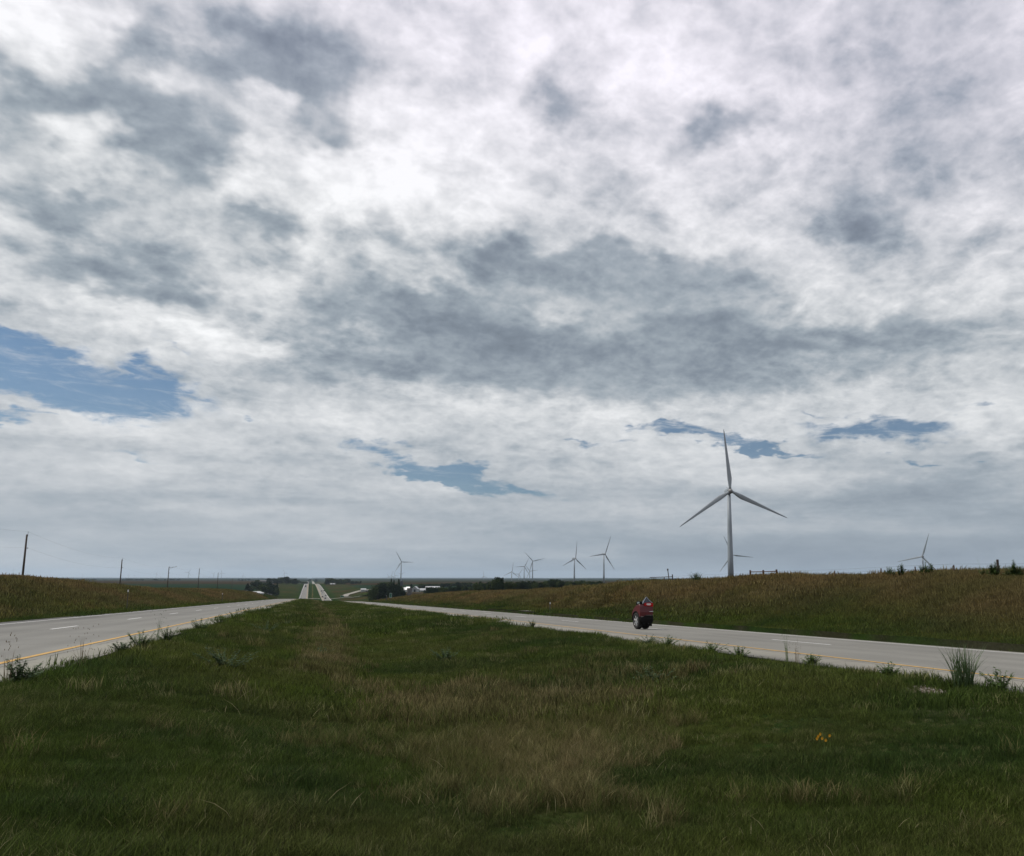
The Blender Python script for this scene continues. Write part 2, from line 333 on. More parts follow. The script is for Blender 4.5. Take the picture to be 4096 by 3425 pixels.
def landcol(x, y):
    xb = x-bend(y); n = vn(x, y, 6, 31)*.5+vn(x, y, 1.3, 32)*.5
    c = mixn(GREEN, DARKG, np.clip(.5+.6*n, 0, 1)); c = mixn(c, TAN, np.where((xb > L_IN) & (xb < R_IN), tan_mask(x, y)*.8, 0))
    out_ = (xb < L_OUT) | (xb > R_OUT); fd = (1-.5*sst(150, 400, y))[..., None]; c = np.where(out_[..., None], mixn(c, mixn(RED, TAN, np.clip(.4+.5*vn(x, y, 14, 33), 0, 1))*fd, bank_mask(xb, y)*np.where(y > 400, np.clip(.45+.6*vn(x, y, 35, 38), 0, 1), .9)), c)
    side = np.where(xb < 0, L_OUT-xb, xb-R_OUT)
    # fields beyond the right-of-way fences
    fs = sst(48, 56, side)*sst(250, 330, y)*out_
    band = (np.sin(y/210.0+1.1+np.sign(x)*.9)+.5*np.sin(x/260.0+2.0) > .15)
    band = np.where((x < 0), (y > 520) & (y < 1650), band)
    fld = np.where(band[..., None], CROP*.6, mixn(RED*.34, TAN*.30, np.clip(.5+.5*vn(x, y, 120, 34), 0, 1)))  # lowered field colours stand in for shade between the crop plants
    c = mixn(c, fld, fs)
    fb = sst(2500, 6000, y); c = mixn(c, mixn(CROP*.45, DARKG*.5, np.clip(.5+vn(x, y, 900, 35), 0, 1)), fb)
    # bare verge beside the slabs
    e = np.minimum.reduce([np.abs(xb-L_IN), np.abs(xb-R_IN), np.abs(xb-L_OUT), np.abs(xb-R_OUT)])
    c = mixn(c, DIRT*.25, np.clip(sst(.35, .05, e+.25*vn(x, y, 1.1, 36)), 0, 1)*.7*(y < 300))
    sp = np.exp(-(((x-11.2+1.9)/1.3)**2+((y-9.3)/1.6)**2)); c = mixn(c, DIRT*1.1, np.clip(sp*1.1+.4*vn(x, y, .6, 37)*sp, 0, .9))
    return c
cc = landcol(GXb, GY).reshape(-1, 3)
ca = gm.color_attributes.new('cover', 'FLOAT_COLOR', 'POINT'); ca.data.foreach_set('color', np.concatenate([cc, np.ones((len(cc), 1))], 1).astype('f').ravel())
gmat = bpy.data.materials.new('ground_cover'); gmat.use_nodes = True; t = gmat.node_tree; b = t.nodes['Principled BSDF']; b.inputs['Roughness'].default_value = 1.0; b.inputs['Specular IOR Level'].default_value = 0.0
at_ = t.nodes.new('ShaderNodeAttribute'); at_.attribute_name = 'cover'
geo = t.nodes.new('ShaderNodeNewGeometry')
nzs = []
for sc in (.9, 9.0, .05):
    n_ = t.nodes.new('ShaderNodeTexNoise'); n_.inputs['Scale'].default_value = sc; n_.inputs['Detail'].default_value = 8; n_.inputs['Roughness'].default_value = .65; t.links.new(geo.outputs['Position'], n_.inputs['Vector']); nzs.append(n_)
ad = t.nodes.new('ShaderNodeMath'); ad.operation = 'ADD'; t.links.new(nzs[0].outputs['Fac'], ad.inputs[0]); t.links.new(nzs[1].outputs['Fac'], ad.inputs[1])
ad2 = t.nodes.new('ShaderNodeMath'); ad2.operation = 'ADD'; t.links.new(ad.outputs[0], ad2.inputs[0]); t.links.new(nzs[2].outputs['Fac'], ad2.inputs[1])
mr = t.nodes.new('ShaderNodeMapRange'); mr.inputs[1].default_value = 1.1; mr.inputs[2].default_value = 1.9; mr.inputs[3].default_value = .55; mr.inputs[4].default_value = 1.45; t.links.new(ad2.outputs[0], mr.inputs[0])
vm = t.nodes.new('ShaderNodeVectorMath'); vm.operation = 'SCALE'; t.links.new(at_.outputs['Color'], vm.inputs[0]); t.links.new(mr.outputs[0], vm.inputs['Scale']); t.links.new(vm.outputs[0], b.inputs['Base Color'])
bp = t.nodes.new('ShaderNodeBump'); bp.inputs['Strength'].default_value = .6; bp.inputs['Distance'].default_value = .15; t.links.new(nzs[1].outputs['Fac'], bp.inputs['Height']); t.links.new(bp.outputs[0], b.inputs['Normal'])
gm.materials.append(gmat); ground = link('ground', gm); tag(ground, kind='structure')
# ------------------------------------------------------------------ roads
def concrete(name, lo, hi, off):
    m = bpy.data.materials.new(name); m.use_nodes = True; t = m.node_tree; b = t.nodes['Principled BSDF']; b.inputs['Roughness'].default_value = .8; b.inputs['Specular IOR Level'].default_value = .3
    def n(tp, **k):
        q = t.nodes.new(tp)
        for a, v in k.items(): setattr(q, a, v)
        return q
    def mth(op, a, b_=0.0, c=0.0):
        q = n('ShaderNodeMath', operation=op)
        for i, v in enumerate((a, b_, c)):
            if isinstance(v, bpy.types.NodeSocket): t.links.new(v, q.inputs[i])
            else: q.inputs[i].default_value = v
        return q.outputs[0]
    geo = n('ShaderNodeNewGeometry'); sp = n('ShaderNodeSeparateXYZ'); t.links.new(geo.outputs['Position'], sp.inputs[0]); x, y, z = sp.outputs
    def nz(sc, vec=None, det=6):
        q = n('ShaderNodeTexNoise'); q.inputs['Scale'].default_value = sc; q.inputs['Detail'].default_value = det; t.links.new(vec or geo.outputs['Position'], q.inputs['Vector']); return q.outputs['Fac']
    st = n('ShaderNodeMapping'); st.inputs['Scale'].default_value = (1.6, .06, 1); t.links.new(geo.outputs['Position'], st.inputs[0])
    streak = nz(1.0, st.outputs[0], 5); big = nz(.25); fine = nz(45, None, 3)
    v = mth('ADD', mth('MULTIPLY', mth('SUBTRACT', streak, .5), .35), mth('ADD', mth('MULTIPLY', mth('SUBTRACT', big, .5), .6), mth('MULTIPLY', mth('SUBTRACT', fine, .5), .45)))
    # tyre-polished wheel tracks
    tr = None
    for cx in off[1]:
        g = mth('POWER', 2.718, mth('MULTIPLY', mth('POWER', mth('ABSOLUTE', mth('SUBTRACT', x, cx)), 2.0), -3.0)); tr = g if tr is None else mth('ADD', tr, g)
    v = mth('SUBTRACT', v, mth('MULTIPLY', tr, .15))
    v = mth('ADD', v, 1.0)
    # transverse joints, slightly skewed, tar-dark
    yy = mth('ADD', y, mth('ADD', mth('MULTIPLY', x, .12), mth('MULTIPLY', nz(1.5), .12)))
    jt = mth('LESS_THAN', mth('ABSOLUTE', mth('SUBTRACT', mth('MODULO', mth('ADD', yy, 1000.0), 6.1), 3.0)), .018)
    lj = None
    for jx in off[2]:
        g = mth('LESS_THAN', mth('ABSOLUTE', mth('ADD', mth('SUBTRACT', x, jx), mth('MULTIPLY', mth('SUBTRACT', nz(3), .5), .1))), .022); lj = g if lj is None else mth('ADD', lj, g)
    jm = mth('MINIMUM', mth('ADD', jt, lj), 1.0)
    jm = mth('MULTIPLY', jm, mth('MULTIPLY', mth('GREATER_THAN', nz(.9), .42), .75))
    base = n('ShaderNodeMix', data_type='RGBA'); base.inputs[6].default_value = (*lo, 1); base.inputs[7].default_value = (*hi, 1)
    # travelled lanes are greyer than the shoulders
    sh = n('ShaderNodeMapRange'); sh.inputs[1].default_value = off[0][0]; sh.inputs[2].default_value = off[0][1]; t.links.new(x, sh.inputs[0]); t.links.new(sh.outputs[0], base.inputs[0])
    sc = n('ShaderNodeVectorMath', operation='SCALE'); t.links.new(base.outputs[2], sc.inputs[0]); t.links.new(v, sc.inputs['Scale'])
    ed_ = None
    for ex in off[3]:
        g = mth('LESS_THAN', mth('ABSOLUTE', mth('SUBTRACT', x, ex)), mth('MULTIPLY', mth('SUBTRACT', nz(1.7), .34), 1.1)); ed_ = g if ed_ is None else mth('ADD', ed_, g)
    jm = mth('MAXIMUM', jm, mth('MULTIPLY', mth('MINIMUM', ed_, 1.0), .6))
    fm = n('ShaderNodeMix', data_type='RGBA'); t.links.new(jm, fm.inputs[0]); t.links.new(sc.outputs[0], fm.inputs[6]); fm.inputs[7].default_value = (.05, .045, .035, 1)
    t.links.new(fm.outputs[2], b.inputs['Base Color'])
    bp = n('ShaderNodeBump'); bp.inputs['Strength'].default_value = .25; bp.inputs['Distance'].default_value = .01; t.links.new(fine, bp.inputs['Height']); t.links.new(bp.outputs[0], b.inputs['Normal'])
    return m
cL = concrete('concrete_left', (.152, .150, .134), (.185, .178, .148), ((L_YEL+.1, L_YEL+.5), (-6.0, -7.75, -9.65, -11.4), (L_YEL+.28, -8.75), (L_IN, L_OUT)))
cR = concrete('concrete_right', (.196, .188, .158), (.165, .162, .142), ((R_YEL-.4, R_YEL), (12.75, 14.5, 16.4, 18.1), (R_YEL-.3, 15.55), (R_IN, R_OUT)))
def ysamp(y0=-12, y1=6500):
    a = list(np.arange(y0, 120, 1.0)); y = 120.0
    while y < y1: a.append(y); y += max(1.0, y*.012)
    return np.array(a)
YS = ysamp()
def strip(name, x0, x1, zf, lift, m, ysl=YS, nx_=2, thick=0.0, cross=None):
    xsl = np.linspace(x0, x1, nx_); v = []; 
    X, Y = np.meshgrid(xsl, ysl); Z = zf(Y)+lift+(cross(X) if cross else 0); Xb = X+bend(Y)
    vv = np.stack([Xb, Y, Z], -1).reshape(-1, 3); i = np.arange(X.size).reshape(X.shape)
    f = np.stack([i[:-1, :-1], i[:-1, 1:], i[1:, 1:], i[1:, :-1]], -1).reshape(-1, 4)
    if thick:   # skirts down both edges
        n0 = len(vv); ed = []
        for c_ in (0, -1):
            low = np.stack([Xb[:, c_], Y[:, c_], Z[:, c_]-thick], -1); k = np.arange(len(ysl))+n0; n0 += len(ysl); vv = np.concatenate([vv, low])
            a = i[:, c_]; fq = np.stack([a[:-1], a[1:], k[1:], k[:-1]], -1); ed.append(fq if c_ == -1 else fq[:, ::-1])
        f = np.concatenate([f]+ed)
    me = np_mesh(name, vv, f); me.materials.append(m); return tag(link(name, me), kind='structure')
crR = lambda X: -.02*np.clip(X-R_YEL, 0, None)-.0017*np.clip(X-R_YEL, 0, None)**2; crL = lambda X: 0*X
def wob(x, sgn, s):   # edge of the slab
    return x
strip('road', L_OUT, L_IN, roadL, 0.0, cL, nx_=4, thick=.6, cross=crL)
strip('road', R_IN, R_OUT, roadR, 0.0, cR, nx_=13, thick=.6, cross=crR)
yel = mat('yellow_paint', (.50, .29, .055), .6, var=.35, scale=6); wht = mat('white_paint', (.72, .72, .70), .6, var=.2, scale=5)
def lift(y): return .005+y*.00012
def mark(name, xc, w, zf, cr_, m, segs=None):
    if segs is None: segs = [(-10, 2200)]
    v = []; f = []; n = 0
    for a, b_ in segs:
        yy = YS[(YS > a) & (YS < b_)]; yy = np.concatenate([[a], yy, [b_]])
        if b_ > 300 and w < .3: pass
        for y in yy:
            z = float(zf(y)); ww = w*(1+max(0, y-150)/900)
            for s in (-.5, .5): X = xc+s*ww; v.append((X+float(bend(y)), y, z+float(cr_(np.array(X)))+lift(y)))
        for k in range(len(yy)-1): f.append((n+2*k, n+2*k+1, n+2*k+3, n+2*k+2))
        n += 2*len(yy)
    me = np_mesh(name, np.array(v), np.array(f)); me.materials.append(m); return tag(link(name, me), kind='structure')
mark('yellow_edge_line', L_YEL, .14, roadL, crL, yel); mark('yellow_edge_line', R_YEL, .12, roadR, crR, yel)
mark('white_edge_line', L_YEL-7.4, .13, roadL, crL, wht); mark('white_edge_line', R_YEL+7.3, .12, roadR, crR, wht)
mark('white_lane_dashes', L_YEL-3.68, .12, roadL, crL, wht, [(32.6-12.19*2+k*12.19, 35.9-12.19*2+k*12.19) for k in range(60)])
mark('white_lane_dashes', R_YEL+3.66, .11, roadR, crR, wht, [(20.1-12.19+k*12.19, 23.4-12.19+k*12.19) for k in range(60)])
conc = mat('driveway_concrete', (.24, .225, .19), .85, var=.2, scale=.8, bump=.1)
# field entrance apron on the right
def patch(name, pts, m, lift_=.05, sub=10):
    """quad patch laid on the terrain; pts: four (x,y) corners"""
    v = []; f = []
    for i in range(sub+1):
        for j in range(sub+1):
            s, t_ = i/sub, j/sub; x = (pts[0][0]*(1-s)+pts[1][0]*s)*(1-t_)+(pts[3][0]*(1-s)+pts[2][0]*s)*t_; y = (pts[0][1]*(1-s)+pts[1][1]*s)*(1-t_)+(pts[3][1]*(1-s)+pts[2][1]*s)*t_
            v.append((x, y, Tz(x, y)+lift_))
    for i in range(sub):
        for j in range(sub): a = i*(sub+1)+j; f.append((a, a+1, a+sub+2, a+sub+1))
    mb = MB(); mb.add(v, f); o = mb.build(name, m); return tag(o, kind='structure')
def ribbon(name, pts, w, m, lift_=.3, step=8):
    P_ = [Vector(p) for p in pts]; c = []
    for a, b_ in zip(P_, P_[1:]):
        k = max(1, int((b_-a).length/step)); c += [a.lerp(b_, i/k) for i in range(k)]
    c.append(P_[-1]); v = []; f = []
    for i, p in enumerate(c):
        d = (c[min(i+1, len(c)-1)]-c[max(i-1, 0)]).normalized(); nrm = Vector((-d.y, d.x))
        h = max(Tz(p.x+nrm.x*w*s, p.y+nrm.y*w*s) for s in (-.5, 0, .5))+lift_
        for s in (-.5, .5): v.append((p.x+nrm.x*w*s, p.y+nrm.y*w*s, h))
    for i in range(len(c)-1): f.append((2*i, 2*i+1, 2*i+3, 2*i+2))
    return tag(MB().add(v, f).build(name, m), kind='structure')
patch('driveway', [(R_OUT-.05, 71), (R_OUT+5.2, 83), (R_OUT+6.5, 90), (R_OUT-.05, 92)], mat('apron_concrete', (.20, .19, .165), .85, var=.2, scale=.8), .06)
# cross road in the valley, farm lanes
ribbon('crossroad', [(-4.2, 905), (R_IN+.5, 905)], 14, conc, .5, 4)
ribbon('crossroad', [(R_OUT-1, 905), (60, 902), (85, 905)], 12, conc, .5)
ribbon('gravel_lane', [(47, 905), (37, 960), (42, 1020), (62, 1080), (95, 1110)], 7, conc, .6)
ribbon('gravel_lane', [(52, 905), (80, 800), (118, 690)], 6, conc, .4)
ribbon('gravel_lane', [(-43, 735), (-31, 860)], 11, conc, .5)
# ------------------------------------------------------------------ turbines
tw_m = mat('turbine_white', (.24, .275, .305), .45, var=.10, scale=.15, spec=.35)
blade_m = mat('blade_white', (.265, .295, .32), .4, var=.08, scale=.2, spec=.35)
hub_m = mat('hub_grey', (.22, .22, .22), .5, var=.2, scale=.5)
def blade_mesh():
    rings = []
    for r, c, th, tw, off in [(1.2,1.9,1.9,0,0),(3,1.9,1.8,0,0),(6,2.9,1.2,14,.25),(9,3.5,.85,12,.45),(14,3.0,.6,9,.4),(22,2.3,.42,6,.3),(30,1.7,.3,3,.22),(38,1.15,.2,1,.15),(43,.7,.12,0,.08),(44.8,.3,.06,0,.02),(45,.06,.03,0,0)]:
        ring = []; a = math.radians(tw)
        for k in range(12):
            t_ = 2*math.pi*k/12; x = math.cos(t_)*c/2+off*(1 if r > 4 else 0); y = math.sin(t_)*th/2
            ring.append((x*math.cos(a)-y*math.sin(a), x*math.sin(a)+y*math.cos(a), r))
        rings.append(ring)
    return MB().loft(rings).mesh('blade', blade_m, True)
BLADE = blade_mesh()
def ellip(rx, ry, rz, n=14, m=8):
    mb = MB(); rings = []
    for i in range(1, m):
        p = math.pi*i/m; rings.append([(rx*math.sin(p)*math.cos(2*math.pi*k/n), ry*math.sin(p)*math.sin(2*math.pi*k/n), -rz*math.cos(p)) for k in range(n)])
    mb.loft(rings); return mb
HUB = ellip(1.7, 2.4, 1.7).mesh('hub', hub_m, True)
def nacelle_mesh():
    rings = []
    for y, w, h in [(0.6,1.4,1.4),(1.4,1.9,1.9),(3,2.0,2.1),(9.5,1.8,2.0),(11,1.2,1.5)]:
        rings.append([(w*math.copysign(abs(math.cos(a))**.5, math.cos(a)), y, .3+h*math.copysign(abs(math.sin(a))**.5, math.sin(a))) for a in [2*math.pi*k/16 for k in range(16)]])
    return MB().loft(rings).mesh('nacelle', tw_m, True)
NAC = nacelle_mesh()
def mast_mesh():
    mb = MB(); mb.tube((0,9.2,2.2),(0,9.2,4.3),.07,.05,6); mb.tube((-.6,9.2,4.0),(.6,9.2,4.0),.05,.05,6); return mb.mesh('weather_mast', hub_m)
MAST = mast_mesh(); BEAC = MB().tube((0,6.5,1.9),(0,6.5,3.1),.2,.2,8).mesh('beacon_light', hub_m)
def turbine(hx, hy, L, phi, yaw, label, group='wind turbines of the wind farm', small=False):
    """hx,hy: hub in the photo; L: blade length in photo px -> true distance for a 45 m blade; phi: angle of first blade; yaw: how far the rotor turns from the viewer"""
    t_ = 3000*45/L; p = ray(hx, hy)*t_
    gz = Tz(p.x, p.y)-.5; hgt = p.z-2.0-gz
    face = math.atan2(p.x, p.y); rz = -face+math.radians(yaw)     # local -Y looks back at the viewer
    root = empty('wind_turbine', (p.x, p.y, gz), rz); tag(root, label, 'wind turbine', group)
    mb = MB(); n = 24; sc = min(1, hgt/60)
    mb.loft([[(r*math.cos(2*math.pi*k/n), 3.4+r*math.sin(2*math.pi*k/n), z) for k in range(n)] for z, r in [(0, 2.15), (hgt*.33, 1.95), (hgt*.334, 1.93), (hgt*.66, 1.62), (hgt*.664, 1.6), (hgt, 1.25)]])
    mb.build('tower', tw_m, root, True)
    if not small:
        o = link('nacelle', NAC, root); o.location = (0, 0, hgt+2.0); link('weather_mast', MAST, o); link('beacon_light', BEAC, o)
    o = link('hub', HUB, root); o.location = (0, -1.0, hgt+2.0)
    for k in range(3):
        a = math.radians(phi+120*k); bl = link('blade', BLADE, root); bl.location = (0, -1.2, hgt+2.0); bl.rotation_euler = (0, a, 0)
    return root
TB = [
 (2920,1965,252,-5,14,'huge white wind turbine rising behind the grass bank, largest of all the turbines',0),
 (2929,2220,83,-23,0,'wind turbine mostly hidden behind the tower of the huge turbine, blades showing on both sides',0),
 (3689,2227,97,18,-8,'lone wind turbine at the far right, hub just above the grassy bank',0),
 (2419,2217,79,22,38,'right turbine of the middle row, closest to the red car, one blade pointing up right',0),
 (2301,2235,72,6,40,'turbine with an upright blade, between the hedge cluster and the one closest the car',0),
 (2131,2245,50,-43,6,'tallest turbine in the cluster above the hedge, blades in a wide Y',0),
 (2098,2267,41,28,20,'turbine left of the tallest one in the cluster, one blade level to the left',0),
 (2119,2285,34,-37,-10,'smaller turbine partly behind the tallest one of the cluster above the hedge',0),
 (2048,2288,39,7,22,'left turbine of the cluster above the hedge, upright blade',0),
 (2076,2297,28,33,10,'low small turbine between two taller ones at the left of the cluster above the hedge',0),
 (1935,2306,23,-7,20,'small faint turbine just left above the round tree in the hedge line',0),
 (1606,2248,49,-29,5,'tall turbine above the farm beside the highway, highest over the dark trees',0),
 (1604,2298,19,-62,5,'faint turbine directly behind the tower of the tall turbine over the farm',1),
 (1580,2302,19,-21,0,'faint turbine just left of the tall farm turbine, right of the dark silo',1),
 (1567,2303,21,8,10,'faint turbine above the spiky evergreen tops, middle of three',1),
 (1556,2309,18,-32,5,'lowest faint turbine above the dark trees, leftmost of three',1),
 (1139,2292.5,17,-27,0,'small turbine above the hilltop trees left of the far highway',1),
 (1148,2305,10,0,20,'tiny turbine just right of the one above the hilltop trees',1),
 (1010,2309,9,10,30,'tiny faint turbine left of the farm trees by the highway',1),
 (1046,2312,8,0,30,'tiny faint turbine directly above the left farmstead trees',1),
 (972.6,2303,14,2,30,'faint turbine right of the last utility pole, upright blade',1),
 (886.5,2291.7,16,-10,0,'turbine immediately right of the fifth utility pole',1),
 (855,2295,13,35,20,'turbine immediately left of the fifth utility pole',1),
 (839,2307,8,0,30,'tiny turbine second left of the fifth utility pole',1),
 (815,2305,8,0,20,'tiny turbine just right of the fourth utility pole',1),
 (754.6,2289.6,18,28,5,'largest turbine on the left horizon, between the third and fourth utility poles',1),
 (642,2305,8,10,20,'tiny turbine just left of the third utility pole',1),
 (626,2294,12,20,20,'turbine second left of the third utility pole',1),
 (539,2302,8,0,20,'right one of two tiny turbines between second and third utility poles',1),
 (515,2300,8,0,20,'left one of two tiny turbines right of the second utility pole',1),
 (330,2299,8,12,20,'lone tiny turbine left of the second utility pole',1),
 (201,2297,7,0,20,'very faint turbine near the end of the left grass ridge',1),
 (112,2286.6,9,5,20,'turbine just right of the nearest utility pole, above the grass ridge',1),
 (54,2278.6,10,-20,20,'turbine just left of the nearest utility pole, above the grass ridge',1)]
for a in TB: turbine(a[0], a[1], a[2], a[3], a[4], a[5], small=bool(a[6]) and a[2] < 12)
# ------------------------------------------------------------------ utility poles and wires
pole_m = mat('weathered_pole', (.055, .042, .034), .9, var=.35, scale=4, bump=.3); iron = mat('dark_iron', (.03, .03, .032), .5, metal=.6)
cer = mat('grey_insulator', (.10, .10, .11), .3)
poles = []
PL = [(109,2127,175,'nearest utility pole, thick dark wood, standing behind the left grass bank'),(489,2232,290,'second utility pole from the left, slim dark wood above the bank'),
      (676.5,2264,387,'third utility pole, with a small side bracket at its top'),(798,2271,491,'fourth utility pole from the left, in the green field'),
      (873,2289,587,'fifth utility pole from the left, close to two turbines'),(930,2313,700,'last visible utility pole, shortest of the row')]
for i, (x, y, Y, lab) in enumerate(PL):
    top = atY(x, y, Y); g = min(Tz(top.x, top.y), top.z-11); root = empty('utility_pole', (top.x, top.y, g)); tag(root, lab, 'utility pole', 'utility poles left of the highway')
    h = top.z-g; mb = MB(); mb.tube((0,0,-.5),(0,0,h-.55),.21,.14,12); mb.build('shaft', pole_m, root, True)
    mb = MB(); mb.tube((.16,0,h-.9),(.16,0,h),.035,.03,8); mb.tube((.16,0,h-.05),(.16,0,h+.02),.07,.05,8); mb.build('top_pin', iron, root)
    mb = MB(); mb.tube((.1,0,h-3.2),(.36,0,h-3.2),.05,.05,8); mb.tube((.33,0,h-3.26),(.33,0,h-3.06),.09,.07,8); mb.build('insulator', cer, root)
    if i == 2:
        mb = MB(); mb.tube((0,0,h-.8),(3.0,0,h-.35),.07,.06,8); mb.tube((0,0,h-1.6),(1.9,0,h-.55),.04,.04,6); mb.tube((2.9,0,h-.35),(2.9,0,h-.05),.07,.05,8); mb.build('side_bracket', iron, root)
    poles.append((top.x+.16, top.y, g+h, g))
d0 = Vector(poles[0][:3])-Vector(poles[1][:3]); poles.insert(0, (poles[0][0]+4, poles[0][1]-110, poles[0][2]+1.2, 0))
for dz_, lab in ((0, 'upper overhead wire strung along the tops of the utility poles'), (-3.1, 'lower overhead wire strung below the pole tops')):
    mb = MB()
    for a, b_ in zip(poles, poles[1:]):
        A = Vector((a[0]+(.17 if dz_ else 0), a[1], a[2]+dz_)); B = Vector((b_[0]+(.17 if dz_ else 0), b_[1], b_[2]+dz_)); pr = A
        for k in range(1, 17):
            s_ = k/16; q_ = A.lerp(B, s_)-Vector((0, 0, 4*1.3*s_*(1-s_))); mb.tube(pr, q_, .009, .009, 4, False); pr = q_
    tag(mb.build('overhead_wire', iron), lab, 'wire', 'overhead wires left of the highway')
# ------------------------------------------------------------------ posts and signs
steel = mat('galvanised_post', (.06, .06, .055), .6, metal=.2); green_s = mat('green_sign', (.012, .10, .06), .45); alu = mat('sign_back', (.3, .3, .3), .5)
wp = mat('white_plastic', (.65, .65, .65), .5); redw = mat('fence_wood', (.085, .045, .03), .9, var=.4, scale=6, bump=.3)
def place(x, y, X): p = atX(x, y, X); return Vector((p.x, p.y, Tz(p.x, p.y)))
def marker(p, h, lab, top=None, w=.06, gname='slim marker posts along the verges'):
    r = empty('marker_post', (p.x, p.y, p.z)); tag(r, lab, 'marker post', gname); mb = MB(); mb.box(-w/2, w/2, -.02, .02, -.3, h); mb.box(-w/2+.01, w/2-.01, .02, .035, -.3, h-.05); mb.build('post', steel, r)
    mb = MB(); mb.box(-.05, .05, -.034, -.021, h-.22, h-.02); mb.build('reflector', top or wp, r); return r
marker(place(507,2433,-15.5), 2.1, 'dark slim marker post by the left road edge, in front of the grass bank')
marker(place(888,2406,-15.3), 2.0, 'distant slim marker post on the left verge where the road narrows', w=.09)
marker(place(2200,2428,24.0), 1.2, 'short post with a white top on the right bank beyond the field entrance', w=.08)
marker(place(1546,2392,26.0), 2.2, 'short white topped post left of the small green sign', w=.3)
def sign(p, w, h, z, lab, face=0, two=True):
    r = empty('road_sign', (p.x, p.y, p.z), face); tag(r, lab, 'road sign', 'green road signs')
    for s in ((-.3, .3) if two else (0,)):
        mb = MB(); mb.box(s*w-.05, s*w+.05, .03, .11, -.4, z+h*.9); mb.build('post', steel, r)
    mb = MB(); mb.box(-w/2, w/2, -.02, .02, z, z+h); mb.build('panel', green_s, r)
    mb = MB(); e = .03*h
    for q in ((-w/2+e, w/2-e, z+e, z+2*e), (-w/2+e, w/2-e, z+h-2*e, z+h-e)): mb.box(q[0], q[1], -.026, -.0205, q[2], q[3])
    for q in ((-w/2+e, -w/2+2*e), (w/2-2*e, w/2-e)): mb.box(q[0], q[1], -.026, -.0205, z+2*e, z+h-2*e)
    mb.build('border', wp, r)
sign(place(1562,2409,24.0), .75, 1.5, 1.7, 'small narrow green sign on one post by the right road, left of the bank', 0, False)
sign(Vector((31.5, 880, Tz(31.5, 880))), 3.6, 1.6, 1.6, 'wide green guide sign at the crossroad in the valley')
# fence on top of the right bank
def ridge_pt(x, X=XR): 
    u = ray(x, HZ); y = X*u.y/u.x; return Vector((X, y, Tz(X, y)))
fence_px = [2560, 2657, 3183, 3340, 3526, 3663, 3818, 3995, 4150]
def fpost(p, h, lab, r_=.06, m=redw):
    r = MB(); r.tube((0,0,-.4),(0,0,h),r_,r_*.92,8); o = r.build('fence_post', m); o.location = p; return tag(o, lab, 'fence post', 'fence posts along the top of the right bank')
flab = {2560:'fence post at the left end of the bank top, far left of the big turbine', 2657:'fence post just left of the tilted one, left of the big turbine', 3183:'short fence post right of the railed wooden brace',
        3340:'fence post between the brace and the right-hand weeds', 3526:'fence post left of the distant right turbine', 3663:'thin fence post immediately left of the distant right turbine',
        3818:'fence post right of the distant right turbine', 3995:'thick dark fence post near the right photo edge', 4150:'fence post at the very right end of the bank'}
for x in fence_px: p = ridge_pt(x); fpost(p, .70 if x not in (3995,) else 1.0, flab[x], .04 if x != 3995 else .07, redw if x != 3995 else pole_m)
def brace(xa, xb_, xc, lab):
    a, b_, c = ridge_pt(xa), ridge_pt(xb_), ridge_pt(xc); r = empty('fence_brace', b_); tag(r, lab, 'fence')
    pts = [a-b_, Vector((0,0,0)), c-b_]
    for q_ in pts: mb = MB(); mb.tube(q_+Vector((0,0,-.4)), q_+Vector((0,0,.9)), .085, .08, 8); mb.build('post', redw, r)
    for u_, w_ in zip(pts, pts[1:]): mb = MB(); mb.tube(u_+Vector((0,0,.76)), w_+Vector((0,0,.76)), .035, .035, 8); mb.build('rail', redw, r)
brace(3002, 3054, 3107, 'three reddish wooden posts joined by a top rail, just right of the big turbine')
p = ridge_pt(2680); r = MB(); r.tube((0,0,-.4),(-.24,0,1.45),.045,.045,8); r.tube((-.24,0,1.42),(-.26,0,1.6),.08,.08,8); o = r.build('fence_post', pole_m); o.location = p; tag(o, 'tall tilted dark fence post with a knob on top, left of the big turbine', 'fence post', 'fence posts along the top of the right bank')
p = ridge_pt(2690); r = MB(); r.tube((0,0,-.4),(0,0,1.0),.06,.06,8); r.tube((0,0,.75),(-2.6,0,.68),.035,.035,6); o = r.build('fence_post', pole_m); o.location = p; tag(o, 'fence post with a thin side rail, right next to the tilted post', 'fence post', 'fence posts along the top of the right bank')
wy_ = [float(ridge_pt(x).y) for x in [2500]+fence_px+[4400]]
for k, hh in enumerate((.3, .52, .76)):
    mb = MB(); ps = [Vector((XR-.07, y, Tz(XR, y)+hh)) for y in wy_]
    for a, b_ in zip(ps, ps[1:]): mb.tube(a, b_, .005, .005, 4, False)
    tag(mb.build('fence_wire', iron), ['lowest', 'middle', 'top'][k]+' strand of wire along the fence on the right bank', 'wire', 'fence wires on the right bank')
